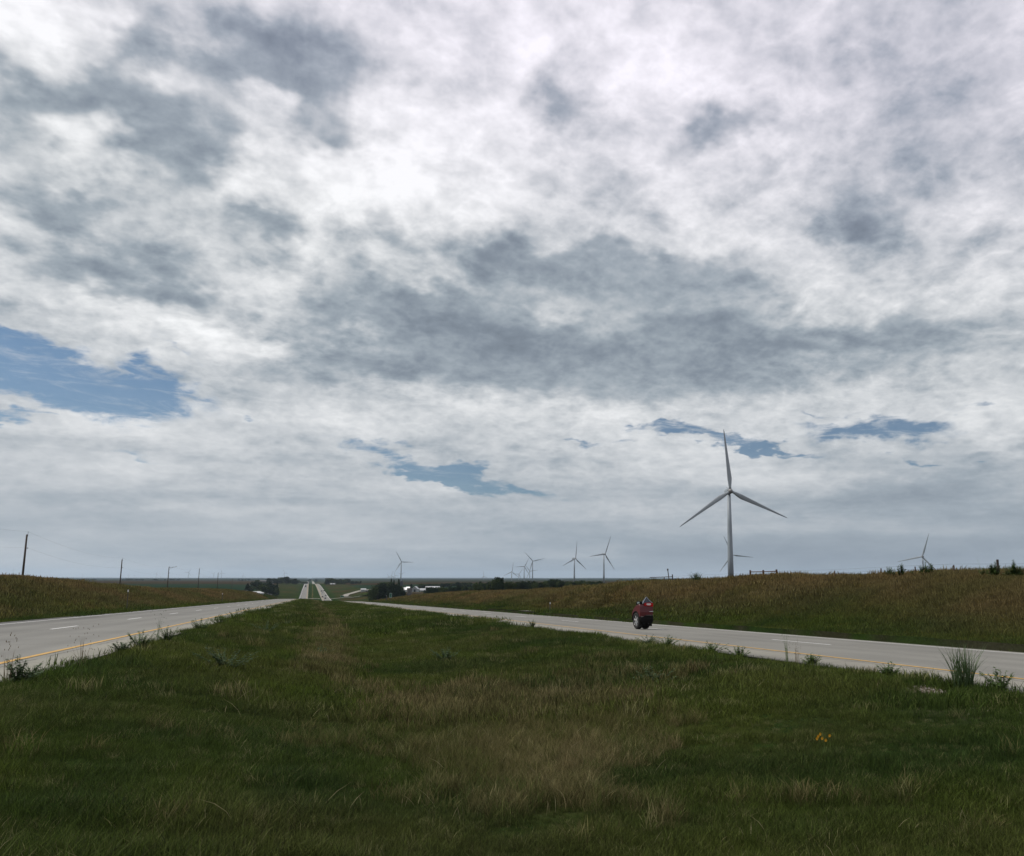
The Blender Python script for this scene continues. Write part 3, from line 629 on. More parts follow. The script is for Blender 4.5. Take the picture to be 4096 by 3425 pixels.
# ------------------------------------------------------------------ red car (as the photo shows it: only its rear end, squeezed narrow, roof missing)
paint = mat('dark_red_paint', (.075, .004, .007), .35, spec=.4, coat=.25, var=.1, scale=2); blk = mat('black_plastic', (.006, .006, .006), .75, spec=.12); rub = mat('tyre_rubber', (.012, .012, .012), .85)
rimm = mat('silver_alloy', (.55, .55, .55), .3, metal=.7); lampr = mat('tail_lamp_red', (.35, .008, .012), .12, coat=.5); lampw = mat('tail_lamp_clear', (.55, .5, .5), .1, coat=.5); gls = mat('dark_glass', (.02, .026, .04), .08, spec=.6); chrome = mat('chrome', (.5, .5, .5), .2, metal=.9)
def make_red_car():
    cx, cy = 14.26, 32.34; cz = float(roadR(cy+.5))+float(crR(np.array(cx)))
    r = empty('car', (cx, cy, cz)); tag(r, 'narrow dark red car tail with one big silver wheel, driving away on the right road', 'car')
    A = (.49, .385); R = .445
    top = [(0,.60),(-.02,.80),(.0,1.05),(.03,1.15),(.10,1.19),(.3,1.15),(.5,1.09),(.64,1.02),(.78,.92),(.88,.80),(.94,.66),(.96,.50),(.955,.385)]
    arch = [(A[0]+R*math.cos(t_), A[1]+R*math.sin(t_)) for t_ in [math.radians(a) for a in range(4, 177, 12)]]
    prof = top+arch+[(.045,.40),(.03,.55)]
    c0 = Vector((.45, .75)); 
    def ring(x, s_): return [(x, c0[0]+(p[0]-c0[0])*(1-s_*.25), c0[1]+(p[1]-c0[1])*(1-s_)) if p[1] > .86 or i < 5 else (x, p[0], p[1]) for i, p in enumerate(prof)]
    mb = MB(); mb.loft([ring(.0, .10), ring(.02, .05), ring(.06, .015), ring(.12, 0), ring(.56, 0), ring(.63, .03), ring(.66, .10)]); body = mb.build('body', paint, r, False)
    bm_ = bmesh.new(); bm_.from_mesh(body.data); bmesh.ops.triangulate(bm_, faces=[f for f in bm_.faces if len(f.verts) > 4]); bm_.to_mesh(body.data); bm_.free()
    # arch lip
    mb = MB(); pr = None; rings = []
    for a in range(0, 181, 10):
        t_ = math.radians(a); rr = R+.012; y, z = A[0]+rr*math.cos(t_), A[1]+rr*math.sin(t_); y2, z2 = A[0]+(rr-.045)*math.cos(t_), A[1]+(rr-.045)*math.sin(t_)
        rings.append([(-.012, y, z), (-.018, (y+y2)/2, (z+z2)/2), (-.012, y2, z2), (.12, y2, z2), (.12, y, z)])
    mb.loft(rings); mb.build('wheel_arch', blk, r, True)
    # bumper and dark lower panel
    mb = MB(); mb.loft([[(x, -.035+k, z0), (x, -.055+k, .45), (x, -.03+k, .60+dz), (x, .30, .60+dz), (x, .30, z0)] for x, k, z0, dz in ((.0,.04,.36,-.01),(.05,.0,.33,-.02),(.16,-.01,.32,-.015),(.26,-.015,.30,.05),(.60,-.015,.30,.05),(.675,.04,.36,.04))]); mb.build('bumper', blk, r)
    mb = MB(); mb.box(.02,.17,-.045,-.03,.585,.60); mb.box(.3,.66,-.05,-.035,.655,.665); mb.build('bumper_trim', chrome, r)
    mb = MB(); mb.box(.08,.60,.05,.85,.17,.42); mb.box(.50,.60,-.01,.3,.15,.4); mb.build('underbody', blk, r)
    mb = MB(); mb.tube((.44,-.02,.27),(.44,.4,.27),.035,.035,10); mb.build('exhaust_pipe', iron, r)
    mb = MB(); mb.loft([[(.40+ (.05 if i in (0,3) else 0)+.0, -.025, .80), (.655, -.02, .80), (.655, -.02, .845), (.40, -.028, .835)] if False else [(.44, -.026+d_, .81), (.66, -.02+d_, .815), (.66, -.018+d_, .845), (.46, -.024+d_, .832)] for i, d_ in enumerate((0, -.02))]); mb.build('badge_strip', chrome, r)
    mb = MB(); mb.loft([[(x, -.028+d_*1, z) for x, z in ((.22,1.09),(.66,1.05),(.665,1.20),(.62,1.225),(.26,1.23),(.20,1.16))] for d_ in (0, .07)]); l = mb.build('tail_light', lampr, r)
    mb = MB(); mb.loft([[(x, -.040+d_, z) for x, z in ((.36,1.115),(.50,1.11),(.55,1.15),(.53,1.195),(.36,1.20),(.31,1.16))] for d_ in (0, .013)]); mb.build('clear_lens', lampw, l)
    # glass wedge left above the lamp, and the small quarter window
    mb = MB(); mb.loft([[(.14,.0,1.20),(.60,-.01,1.225),(.60,.2,1.22),(.14,.25,1.19)], [(.24,.02,1.33),(.47,.01,1.34),(.47,.16,1.34),(.24,.16,1.33)], [(.345,.07,1.49),(.365,.07,1.49),(.365,.10,1.49),(.345,.10,1.49)]]); mb.build('rear_window', gls, r)
    mb = MB(); mb.tube((.135,-.01,1.19),(.22,.01,1.34),.018,.014,6); mb.tube((.22,.01,1.34),(.352,.06,1.50),.014,.010,6); mb.tube((.358,.06,1.50),(.47,.0,1.345),.010,.014,6); mb.tube((.47,.0,1.345),(.625,-.015,1.215),.014,.018,6); mb.build('window_frame', tw_m, r)
    mb = MB(); mb.loft([[(-.0+x_,.02,1.165),(x_,.50,1.11),(x_,.52,1.20),(x_,.40,1.285),(x_,.04,1.29)] for x_ in (.03, .14)]); q_ = mb.build('quarter_window', blk, r)
    mb = MB(); mb.loft([[(x_,.10,1.20),(x_,.36,1.17),(x_,.36,1.245),(x_,.28,1.265),(x_,.10,1.265)] for x_ in (.020, .034)]); mb.build('window_pane', mat('pale_glass', (.16,.2,.2), .1), q_)
    for wx_, rr, nm in ((.0, .385, 1), (.36, .36, 0)):
        w = empty('wheel', (wx_, .49, .385 if nm else .36)); w.parent = r
        mb = MB(); rings = []
        for x, q2 in ((.03,.58),(.0,.64),(-.005,.84),(.01,.95),(.04,1),(.19,1),(.22,.95),(.22,.58)): rings.append([(x, rr*q2*math.cos(2*math.pi*k/40), rr*q2*math.sin(2*math.pi*k/40)) for k in range(40)])
        rings.append(rings[0]); mb.loft(rings, False); mb.build('tyre', rub, w, True)
        mb = MB(); rings = []
        for x, q2 in ((.02,.64),(.008,.655),(.005,.63),(.02,.60),(.16,.58),(.2,.64)): rings.append([(x, rr*q2*math.cos(2*math.pi*k/40), rr*q2*math.sin(2*math.pi*k/40)) for k in range(40)])
        mb.loft(rings, False)
        for k in range(6):   # six paddle spokes
            a = 2*math.pi*k/6+.25; ca, sa = math.cos(a), math.sin(a)
            def P2(u, v, x): return (x, rr*(u*ca-v*sa), rr*(u*sa+v*ca))
            mb.add([P2(.14,-.09,.02),P2(.14,.09,.02),P2(.62,.11,.015),P2(.62,-.11,.015),P2(.14,-.09,.05),P2(.14,.09,.05),P2(.62,.11,.05),P2(.62,-.11,.05),P2(.42,0,.002)],
                   [(0,1,8),(1,2,8),(2,3,8),(3,0,8),(4,7,6,5),(0,4,5,1),(1,5,6,2),(2,6,7,3),(3,7,4,0)])
        mb.build('rim', rimm, w)
        mb = MB(); mb.tube((0,0,0),(.06,0,0),rr*.15,rr*.17,16); mb.build('hub_cap', rimm, w)
        mb = MB(); mb.tube((.06,0,0),(.1,0,0),rr*.59,rr*.59,24); mb.build('brake_disc', blk, w)
make_red_car()
# ------------------------------------------------------------------ far traffic
def far_car(x, y, front, colr, lab, kind='car', truck=False):
    zf = roadL if x < 0 else roadR; z = float(zf(y))+(float(crR(np.array(x))) if x > 0 else 0)
    r = empty('truck' if truck else 'car', (x+float(bend(y)), y, z), math.pi if front else 0); tag(r, lab, 'truck' if truck else 'car', 'vehicles on the far highway')
    m = mat('far_paint', colr, .35, spec=.5); w = .93; hh = 1.0
    mb = MB()
    if truck: mb.loft([[(s_*w*1.25, y_, z_) for s_, y_, z_ in ((-1,-4,.6),(1,-4,.6),(1,-4,3.6),(-1,-4,3.6))], [(s_*w*1.25, y_, z_) for s_, y_, z_ in ((-1,3,.6),(1,3,.6),(1,3,3.6),(-1,3,3.6))]]); mb.loft([[(s_*w*1.1, 3.2, z_) for s_, z_ in ((-1,.5),(1,.5),(1,2.8),(-1,2.8))], [(s_*w*1.1, 5.2, z_) for s_, z_ in ((-1,.5),(1,.5),(1,2.2),(-1,2.2))]])
    else: mb.loft([[(-w,y_,.35),(w,y_,.35),(w,y_,z1),(w*.85,y_,z2),(-w*.85,y_,z2),(-w,y_,z1)] for y_, z1, z2 in ((-2.3,.8,.95),(-2.1,.95,1.1),(-1.7,1.0,1.7),(.4,1.0,1.72),(1.1,1.0,1.12),(2.2,.8,.9))])
    mb.build('body', m, r, False)
    mb = MB(); k = 3.9 if truck else 0
    if truck: mb.box(-.9,.9,5.0,5.25,1.5,2.2)
    else: mb.loft([[(-w*.88,y_,1.12),(w*.88,y_,1.12),(w*.8,y2_,1.6),(-w*.8,y2_,1.6)] for y_, y2_ in ((-2.12,-1.84),(-1.9,-1.6))]); mb.loft([[(-w*.88,y_,1.12),(w*.88,y_,1.12),(w*.8,y2_,1.62),(-w*.8,y2_,1.62)] for y_, y2_ in ((1.12,.55),(.95,.4))])
    mb.build('windows', gls, r)
    for sx in (-1, 1):
        for sy in ((-2.6, 4.0) if truck else (-1.4, 1.35)):
            mb = MB(); mb.tube((sx*(w-.2),sy,.34),(sx*(w+.02),sy,.34),.34 if not truck else .5,.34 if not truck else .5,14); mb.build('wheel', rub, r)
    return r
def rx(px, y): return (px-1250)/3000*y-float(bend(y))
far_car(rx(1213,868), 868, True, (.10,.10,.11), 'dark car coming up the left road at the valley crossroad')
far_car(rx(1228,1530), 1530, True, (.09,.09,.09), 'boxy truck coming over the crest on the far left road', truck=True)
for px, y, c_, lab in ((1298,890,(.02,.02,.022),'black car nearest of the group on the far right road, at the crossroad'),(1287.6,960,(.06,.03,.03),'dark reddish car second nearest on the far right road'),
    (1298.5,1010,(.12,.12,.12),'grey car in the outer lane of the far right road'),(1287,1120,(.35,.35,.35),'pale car in the middle of the far right road group'),
    (1284,1215,(.012,.012,.012),'black car, left one of the farthest pair on the right road'),(1292,1230,(.012,.012,.014),'black car, right one of the farthest pair on the right road')):
    far_car(rx(px, y), y, False, c_, lab)
# ------------------------------------------------------------------ trees
def leafmat(name, c1, c2):
    m = bpy.data.materials.new(name); m.use_nodes = True; t = m.node_tree; b = t.nodes['Principled BSDF']; b.inputs['Roughness'].default_value = .7; b.inputs['Specular IOR Level'].default_value = .2
    g = t.nodes.new('ShaderNodeNewGeometry'); n_ = t.nodes.new('ShaderNodeTexNoise'); n_.inputs['Scale'].default_value = .35; n_.inputs['Detail'].default_value = 4; t.links.new(g.outputs['Position'], n_.inputs['Vector'])
    a_ = t.nodes.new('ShaderNodeMath'); a_.operation = 'ADD'; t.links.new(n_.outputs['Fac'], a_.inputs[0]); t.links.new(g.outputs['Random Per Island'], a_.inputs[1])
    mr = t.nodes.new('ShaderNodeMapRange'); mr.inputs[1].default_value = .4; mr.inputs[2].default_value = 1.3; t.links.new(a_.outputs[0], mr.inputs[0])
    mx = t.nodes.new('ShaderNodeMix'); mx.data_type = 'RGBA'; mx.inputs[6].default_value = (*c1, 1); mx.inputs[7].default_value = (*c2, 1); t.links.new(mr.outputs[0], mx.inputs[0]); t.links.new(mx.outputs[2], b.inputs['Base Color'])
    tr = t.nodes.new('ShaderNodeBsdfTranslucent'); t.links.new(mx.outputs[2], tr.inputs[0]); ms = t.nodes.new('ShaderNodeMixShader'); ms.inputs[0].default_value = .25
    o = [q_ for q_ in t.nodes if q_.type == 'OUTPUT_MATERIAL'][0]; t.links.new(b.outputs[0], ms.inputs[1]); t.links.new(tr.outputs[0], ms.inputs[2]); t.links.new(ms.outputs[0], o.inputs[0]); return m
leaf1 = leafmat('leaves_green', (.022, .038, .012), (.048, .07, .024)); leaf2 = leafmat('leaves_dark', (.010, .022, .012), (.022, .040, .020)); bark = mat('bark', (.06, .045, .032), .9, var=.4, scale=5, bump=.3)
def crown_mesh(name, h, w, kind, n, sz, m, seed, low=.12):
    g = np.random.default_rng(seed); P_ = []
    if kind == 'round':
        cl = [(g.normal(0, w*.22), g.normal(0, w*.22), h*g.uniform(low+.22, .84), w*g.uniform(.16, .30)) for _ in range(16)]
        for _ in range(n):
            c = cl[g.integers(len(cl))]; d = g.normal(size=3); d /= np.linalg.norm(d); rr = c[3]*g.uniform(.55, 1.08); P_.append((c[0]+d[0]*rr, c[1]+d[1]*rr, min(h, max(h*low, c[2]+d[2]*rr*1.05))))
    elif kind == 'spruce':
        for _ in range(n):
            u = g.random()**.75; lay = .85+.3*math.sin(u*42); r_ = w*.5*(1-u)**.8*lay*g.uniform(.45, 1)+.05; a = g.random()*6.283; P_.append((r_*math.cos(a), r_*math.sin(a), h*(low*.5+u*(1-low*.5))-.12*r_))
    else:  # shrub
        for _ in range(n):
            d = g.normal(size=3); d /= np.linalg.norm(d); rr = g.uniform(.5, 1)*(1+.25*math.sin(d[0]*7+seed)+.2*math.sin(d[1]*9)); P_.append((d[0]*rr*w*.45, d[1]*rr*w*.45, h*.48+abs(d[2])*d[2]/max(abs(d[2]), .01)*rr*h*.42))
    C_ = np.array(P_); k = len(C_); a = g.normal(size=(k, 3)); a /= np.linalg.norm(a, axis=1)[:, None]; b_ = np.cross(a, g.normal(size=(k, 3))); b_ /= np.linalg.norm(b_, axis=1)[:, None]
    s = sz*g.uniform(.6, 1.4, (k, 1)); V = np.stack([C_-a*s, C_+b_*s*.55, C_+a*s, C_-b_*s*.55], 1).reshape(-1, 3); V[:, 2] = np.maximum(V[:, 2], .02)
    me = np_mesh(name, V, np.arange(4*k).reshape(-1, 4)); me.materials.append(m); return me
def trunk_mesh(h, r_, seed, limbs=6, w=4):
    g = random.Random(seed); mb = MB(); mb.tube((0,0,-.5),(0,0,h*.45),r_,r_*.7,8); mb.tube((0,0,h*.45),(g.uniform(-.2,.2),0,h*.8),r_*.7,r_*.2,8)
    for _ in range(limbs):
        a = g.random()*6.28; z = h*g.uniform(.25,.6); mb.tube((0,0,z),(w*.3*math.cos(a),w*.3*math.sin(a),z+h*.2),r_*.4,r_*.1,6)
    return mb.mesh('trunk', bark)
PROTO = {'round': [(crown_mesh('crown', 10, 9, 'round', 2600, .42, (leaf1 if i % 2 else leaf2), 50+i), trunk_mesh(10, .28, i, w=9)) for i in range(5)],
         'spruce': [(crown_mesh('crown', 12, 5.5, 'spruce', 2400, .36, leaf2, 60+i, .1), trunk_mesh(12, .2, i, 0)) for i in range(3)],
         'shrub': [(crown_mesh('crown', 3.4, 4.4, 'shrub', 1100, .24, (leaf1 if i % 2 else leaf2), 70+i), trunk_mesh(3, .1, i, 4, 3)) for i in range(4)]}
tcount = [0]
def tree(x, y, h, w, kind, label, group, z=None):
    i = tcount[0]; tcount[0] += 1; c, t_ = PROTO[kind][i % len(PROTO[kind])]; bh, bw = {'round': (10, 9), 'spruce': (12, 5.5), 'shrub': (3.4, 4.4)}[kind]
    nm = {'round': 'tree', 'spruce': 'pine_tree', 'shrub': 'shrub'}[kind]; r = empty(nm, (x, y, Tz(x, y)-.1 if z is None else z), random.uniform(0, 6.28)); r.scale = (w/bw, w/bw, h/bh)
    tag(r, label, {'round': 'tree', 'spruce': 'pine tree', 'shrub': 'shrub'}[kind], group); link('crown', c, r); link('trunk', t_, r); return r
def px_tree(px, top, bot, Y, wpx, kind, label, group, wf=1.1):
    """tree at depth Y whose crown spans photo rows top..bot; the foot stands on the terrain"""
    x = (px-1250)/3000*Y; z = Tz(x, Y); tz = (HZ-top)/3000*Y; return tree(x, Y, max(2.0, tz-z+.1)*1.06, max(2, wpx/3000*Y)*wf, kind, label, group)
G1 = 'trees around the left farmstead'
for i, (px, top, w) in enumerate([(1033,2334,28),(1048,2345,22),(1064,2328,34),(1082,2326,36),(1099,2329,34),(1116,2338,30),(1131,2334,20),(1072,2336,34),(1092,2335,36),(1108,2338,30),(1124,2345,26)]):
    px_tree(px, top, 2372, 930+18*(i % 4), w, 'round' if i not in (6, 0) else 'spruce', 'dark tree in the clump behind the left farm sheds', G1)
for i, (px, top, w) in enumerate([(1062,2320,16),(1102,2315,24),(1112,2316,22),(1124,2316,22),(1137,2318,24),(1150,2312,28),(1161,2310,30),(1172,2316,28),(1182,2320,22),(1191,2316,20),(1196,2322,16),(1206,2325,18),(1218,2326,18),(1228,2327,16)]):
    px_tree(px, top, 2335, 1750+40*(i % 3)+ (350 if i > 10 else 0), w, 'round', 'dark tree on the hilltop left of the far highway', 'trees on the hilltop left of the far highway')
for i, (px, top, w) in enumerate([(1300,2318,18),(1310,2315,22),(1321,2316,22),(1333,2316,22),(1344,2318,20),(1352,2321,16),(1365,2320,18),(1374,2317,20),(1382,2322,14),(1392,2324,12),(1403,2324,14),(1413,2326,10),(1421,2324,6)]):
    px_tree(px, top, 2335, 1700+35*(i % 3), w, 'round', 'dark tree on the skyline right of the far highway', 'trees on the skyline right of the far highway')
for i, (px, top, w, k) in enumerate([(1466,2340,32,0),(1484,2338,36,0),(1502,2335,38,0),(1520,2333,40,0),(1533,2320,20,1),(1543,2326,20,1),(1540,2335,40,0),(1556,2338,38,0),(1570,2346,34,0),(1560,2321,14,1),(1565,2322,12,1),(1578,2362,20,0),(1492,2346,40,0),(1513,2343,40,0),(1530,2341,36,0),(1463,2352,22,0),(1550,2345,34,0)]):
    px_tree(px, top, 2390, 560+14*(i % 5), w, 'spruce' if k else 'round', {4: 'tallest spiky evergreen at the top middle of the big dark clump', 5: 'spiky evergreen tip just right of the tallest one in the big clump', 9: 'thin evergreen tip left of the tall dark blue silo', 10: 'thin evergreen tip touching the tall dark blue silo'}.get(i, 'dark leafy tree in the big clump beside the right farm silos'), ['leafy trees of the big clump at the right farm', 'evergreens of the big clump at the right farm'][k])
for px, top, w, Y, lab in ((1608,2336,12,1000,'small tree between the white farm buildings, left of the gabled barn'),(1642,2336,22,1000,'dark tree right of the gabled white barn'),(1655,2340,16,1010,'low dark tree left of the small white shed'),(1666,2334,9,1010,'small tree behind the small white shed')):
    px_tree(px, top, 2370, Y, w, 'round', lab, 'trees between the right farm buildings')
for i in range(16):
    px = 1668+i*12.5+random.uniform(-3, 3); px_tree(px, 2335+random.uniform(-2, 3)-(3 if 7 < i < 12 else 0), 2360, 1150+random.uniform(-30, 60), 22, 'round', 'tree in the dark wood behind the right farm', 'trees of the wood behind the right farm')
for i in range(22):
    px = 1668+i*9+random.uniform(-3, 3); px_tree(px, 2352+random.uniform(-3, 3)-i*.35, 2375, 520+random.uniform(-15, 25), 20, 'shrub' if i % 2 else 'round', 'low green tree in the windbreak before the long barn', 'windbreak trees before the right farm')
for i in range(58):
    px = 1860+i*9.6+random.uniform(-3, 3); top = 2333+random.uniform(-4, 4)-(px-1860)*.010
    if 2150 < px < 2210: top -= 6
    if px > 2330: top += 3
    px_tree(px, top, 2365, 400+random.uniform(-25, 35), 26, 'round' if i % 3 else 'shrub', 'green tree in the long hedge row under the middle turbines', 'trees of the long hedge row under the turbines')
px_tree(1948, 2312, 2360, 392, 46, 'round', 'taller round tree standing out of the hedge row, faint turbine behind it', 'trees of the long hedge row under the turbines')
px_tree(1932, 2322, 2360, 390, 34, 'round', 'rounded tree low at the left of the taller hedge tree', 'trees of the long hedge row under the turbines')
for i in range(7): px_tree(1790+i*9, 2331+random.uniform(-1, 1), 2355, 1000+10*i, 20, 'round', 'dark tree of the flat topped wood left of the round hedge tree', 'trees of the flat topped distant wood')
for i in range(26):
    px = [645,652,660,668,676,684,692,700,740,748,760,772,780,790,800,812,520,530,560,590,1004,1014,1024,1036,1240,1262][i]
    px_tree(px, 2316.5+random.uniform(-1, 1.5), 2324, 3600+random.uniform(-200, 500), 10, 'round', 'tiny dark tree on the far left plain', 'tiny trees on the far plain')
# ------------------------------------------------------------------ farms
met = mat('white_metal_roof', (.48, .49, .49), .4, metal=.1, var=.1, scale=.3); wall_w = mat('white_siding', (.30, .31, .31), .6, var=.15, scale=.5); wall_g = mat('grey_siding', (.20, .23, .27), .6, var=.2, scale=.4)
wall_r = mat('red_barn_boards', (.10, .02, .015), .8, var=.3, scale=1); darkd = mat('dark_doorway', (.02, .02, .022), .7); shing = mat('grey_shingles', (.12, .12, .12), .9, var=.3, scale=2); silo_m = mat('silo_staves', (.13, .125, .12), .85, var=.35, scale=1.2, bump=.2); silo_d = mat('dark_silo', (.035, .04, .05), .5, var=.2, scale=.5)
def barn(px, bot, Y, wpx, lpx, epx, rpx, rz, wm, rm, lab, name='barn', cat='barn', door=True, wins=0):
    for Yq in range(int(Y)-120, int(Y)+500, 10):
        if HZ-Tz((px-1250)/3000*Yq, Yq)*3000/Yq <= bot+1: Y = Yq; break
    k_ = Y/3000; w, l = wpx*k_, lpx*k_; x = (px-1250)/3000*Y; z = Tz(x, Y); low = (HZ-bot)/3000*Y-z; eave, ridge = low+epx*k_, low+rpx*k_; ridge = max(ridge, eave+1.0); r = empty(name, (x, Y, z), math.radians(rz)); tag(r, lab, cat)
    mb = MB(); mb.prism([(-w/2,-1),(w/2,-1),(w/2,eave),(0,ridge),(-w/2,eave)], 'y', -l/2, l/2); mb.build('wall', wm, r)
    mb = MB(); e = .5; sl = (ridge-eave)/(w/2)
    for s in (-1, 1): mb.prism([(0, ridge+.25),(s*(w/2+e), eave-sl*e+.25),(s*(w/2+e), eave-sl*e+.05),(0, ridge+.05)], 'y', -l/2-e, l/2+e)
    mb.build('roof', rm, r)
    if door: mb = MB(); mb.box(-w*.18, w*.18, -l/2-.08, -l/2-.01, 0, eave*.8); mb.build('door', darkd, r)
    for k in range(wins): mb = MB(); xx = -w/2+w*(k+.7)/(wins+.4); mb.box(xx-.5, xx+.5, -l/2-.06, -l/2-.01, eave*.35, eave*.75); mb.build('window', darkd, r)
    return r
barn(1063, 2374, 775, 34, 40, 7, 13, -28, wall_g, met, 'wide blue grey gabled shed with pale roof at the left farmstead')
barn(1026, 2370, 785, 15, 20, 6, 11, -28, wall_g, met, 'small pale roofed shed, left of the wide gabled shed', name='shed', cat='shed')
barn(1107, 2372, 780, 15, 16, 9, 15, 20, wall_w, shing, 'small grey farmhouse right of the wide gabled shed', name='house', cat='house', wins=2, door=False)
barn(1008, 2367, 790, 10, 12, 6, 9, 0, wall_r, shing, 'little brown shed at the left end of the left farmstead', name='shed', cat='shed')
barn(1108, 2333, 1640, 12, 14, 7, 14, 60, shing, shing, 'grey barn roof among the hilltop trees left of the highway')
barn(1083, 2327, 1700, 10, 20, 3, 6, 90, shing, shing, 'low grey roof on the hilltop left of the trees', name='shed', cat='shed', door=False)
barn(1311, 2334, 1600, 7, 9, 4, 6, 90, wall_w, shing, 'grey shed end showing under the skyline trees right of the highway', name='shed', cat='shed', door=False)
barn(1322, 2336, 1590, 6, 20, 1.5, 3.2, 90, wall_w, met, 'long low white roofed shed under the skyline trees right of the highway', name='shed', cat='shed', door=False)
barn(1432, 2363, 700, 9, 17, 7.5, 9.5, 82, wall_w, met, 'small white building beside the gravel lane, left of the dark tree clump', name='shed', cat='shed', door=False)
barn(1446, 2364, 690, 6, 11, 3, 5, 84, darkd, shing, 'low dark lean to right of the small white building by the lane', name='shed', cat='shed', door=False)
barn(1584, 2364, 650, 14, 15, 8, 15, 60, wall_w, met, 'white farm building with pale roof directly right of the dark clump', name='shed', cat='shed', wins=2, door=False)
barn(1597, 2365, 660, 13, 14, 9, 18, 50, wall_w, met, 'white farmhouse with a pointed roof behind the stave silo', name='house', cat='house', wins=2, door=False)
barn(1625, 2365, 640, 21, 20, 11, 20, -25, wall_w, met, 'white gabled barn with grey front, between the silo and the small shed', wins=1)
barn(1652, 2364, 620, 12, 20, 5, 11, 90, wall_w, met, 'small white shed with a bright roof, left of the long red walled barn', name='shed', cat='shed', door=False)
barn(1690, 2360, 700, 20, 52, 8, 15, 90, wall_r, met, 'long red walled barn with a bright white roof', door=False)
def silo(px, Y, r_, toprow, m, lab, dome=True):
    x = (px-1250)/3000*Y; z = Tz(x, Y); h = (HZ-toprow)/3000*Y-z; r = empty('silo', (x, Y, z)); tag(r, lab, 'silo', 'farm silos'); mb = MB(); n = 20
    hs = h-r_*.5 if dome else h
    mb.tube((0,0,-1),(0,0,hs),r_,r_,n); mb.build('silo_wall', m, r, False)
    mb = MB(); k = 1.2
    while k < hs: mb.loft([[(rr*math.cos(2*math.pi*j/n), rr*math.sin(2*math.pi*j/n), k+dz_) for j in range(n)] for rr, dz_ in ((r_*1.0,0),(r_*1.012,.03),(r_*1.012,.09),(r_*1.0,.12))], False); k += 1.5
    mb.build('hoop', steel, r)
    if dome: mb = MB(); mb.loft([[(r_*1.02*math.cos(a)*math.cos(2*math.pi*j/n), r_*1.02*math.cos(a)*math.sin(2*math.pi*j/n), hs+r_*.5*math.sin(a)) for j in range(n)] for a in (0,.4,.8,1.2,1.5)]); mb.build('dome', silo_d, r)
silo(1602, 600, 1.95, 2351, silo_m, 'stout grey brown stave silo with an open top, in front of the white farmhouse', False)
silo(1572, 1000, 1.6, 2323, silo_d, 'tall dark blue silo standing above the dark tree clump')
# ------------------------------------------------------------------ single weeds and shrubs
weed_g = leafmat('weed_green', (.045, .085, .020), (.09, .14, .04)); weed_d = leafmat('weed_grey', (.034, .062, .024), (.07, .11, .045)); dry = leafmat('dry_stalk', (.10, .075, .04), (.16, .13, .08)); flower = mat('yellow_petals', (.6, .3, .01), .6)
def blades(n, h, spread, w, lean, seed, curve=.35, base=.04):
    g = random.Random(seed); mb = MB()
    for _ in range(n):
        a = g.random()*6.283; r0 = base*g.random()**.5; hh = h*g.uniform(.55, 1.0); sp = spread*g.random(); p = Vector((r0*math.cos(a), r0*math.sin(a), -.02)); b_ = g.random()*6.283
        tx = Vector((math.cos(b_), math.sin(b_), 0)); side = Vector((-tx.y, tx.x, 0))*w*.5; ends = []
        for k in range(5):
            s_ = k/4; q_ = p+Vector((0, 0, hh*s_*(1-.15*s_)))+tx*sp*(s_*(1-curve)+curve*s_*s_)+Vector((lean*s_*s_, 0, 0)); ww = side*(1-s_)**.6 if k < 4 else side*.05; ends += [q_-ww, q_+ww]
        mb.add(ends, [(2*k, 2*k+1, 2*k+3, 2*k+2) for k in range(4)])
    return mb
def leafy(n, h, w, lw, seed, stems=5):
    g = random.Random(seed); st = MB(); lf = MB()
    for _ in range(stems):
        a = g.random()*6.283; q0 = g.uniform(.1, 1); t_ = Vector((math.cos(a)*w*.75*q0, math.sin(a)*w*.75*q0, h*.85*g.uniform(.55, 1)*(1-.3*q0))); st.tube((0,0,-.03), t_*.55+Vector((0,0,h*.03)), .006, .005, 5, False); st.tube(t_*.55+Vector((0,0,h*.03)), t_, .005, .002, 5, False)
        for k in range(n//stems):
            s_ = g.uniform(.15, 1); p = t_*s_; b_ = g.random()*6.283; d = Vector((math.cos(b_), math.sin(b_), g.uniform(-.4, .5))).normalized()*lw*1.15*g.uniform(.6, 1.4)*(1.25-.6*s_); sd_ = d.cross(Vector((0,0,1))).normalized()*d.length*.32
            lf.add([p, p+d*.5+sd_, p+d, p+d*.5-sd_], [(0, 1, 2, 3)])
    return st, lf
def weed(px, row, z_or_X, h, w, kind, lab, seed, group=None, m=None):
    p = place(px, row, z_or_X) if not isinstance(z_or_X, Vector) else z_or_X
    r = empty('weed', (p.x, p.y, p.z)); tag(r, lab, 'weed', group)
    if kind == 'leafy': st, lf = leafy(int(1150*max(.6, h)), h, w, .080*max(.7, h), seed, 18); st.build('stem', m or weed_g, r); lf.build('leaves', m or weed_g, r)
    elif kind == 'reed': blades(150, h, w*.62, .015, .03, seed, .8, .15).build('leaves', m or weed_d, r); blades(6, h*1.2, w*.5, .008, 0, seed+1, .5, .1).build('stem', dry, r)
    elif kind == 'stalk':
        mb = blades(9, h, w*.5, .010, 0, seed, .4, .05); mb.build('stem', m or dry, r); g = random.Random(seed); hd = MB()
        for k in range(26): s_ = Vector((g.uniform(-w/2, w/2), g.uniform(-.1, .1), h*g.uniform(.35, 1))); hd.add([s_, s_+Vector((.005,0,.012)), s_+Vector((0,.005,.03)), s_+Vector((-.005,0,.012))], [(0,1,2,3)])
        hd.build('seed_heads', m or dry, r)
    return r
ew = 'weeds standing along the left road edge'; er = 'weeds standing along the right road edge'
weed(75,2745,-3.6,.55,.45,'leafy','feathery grey green weed at the left photo edge beside the left road',1,ew,weed_d)
weed(20,2750,-3.75,.7,.15,'stalk','thin dry stalk at the extreme left photo edge',2,ew)
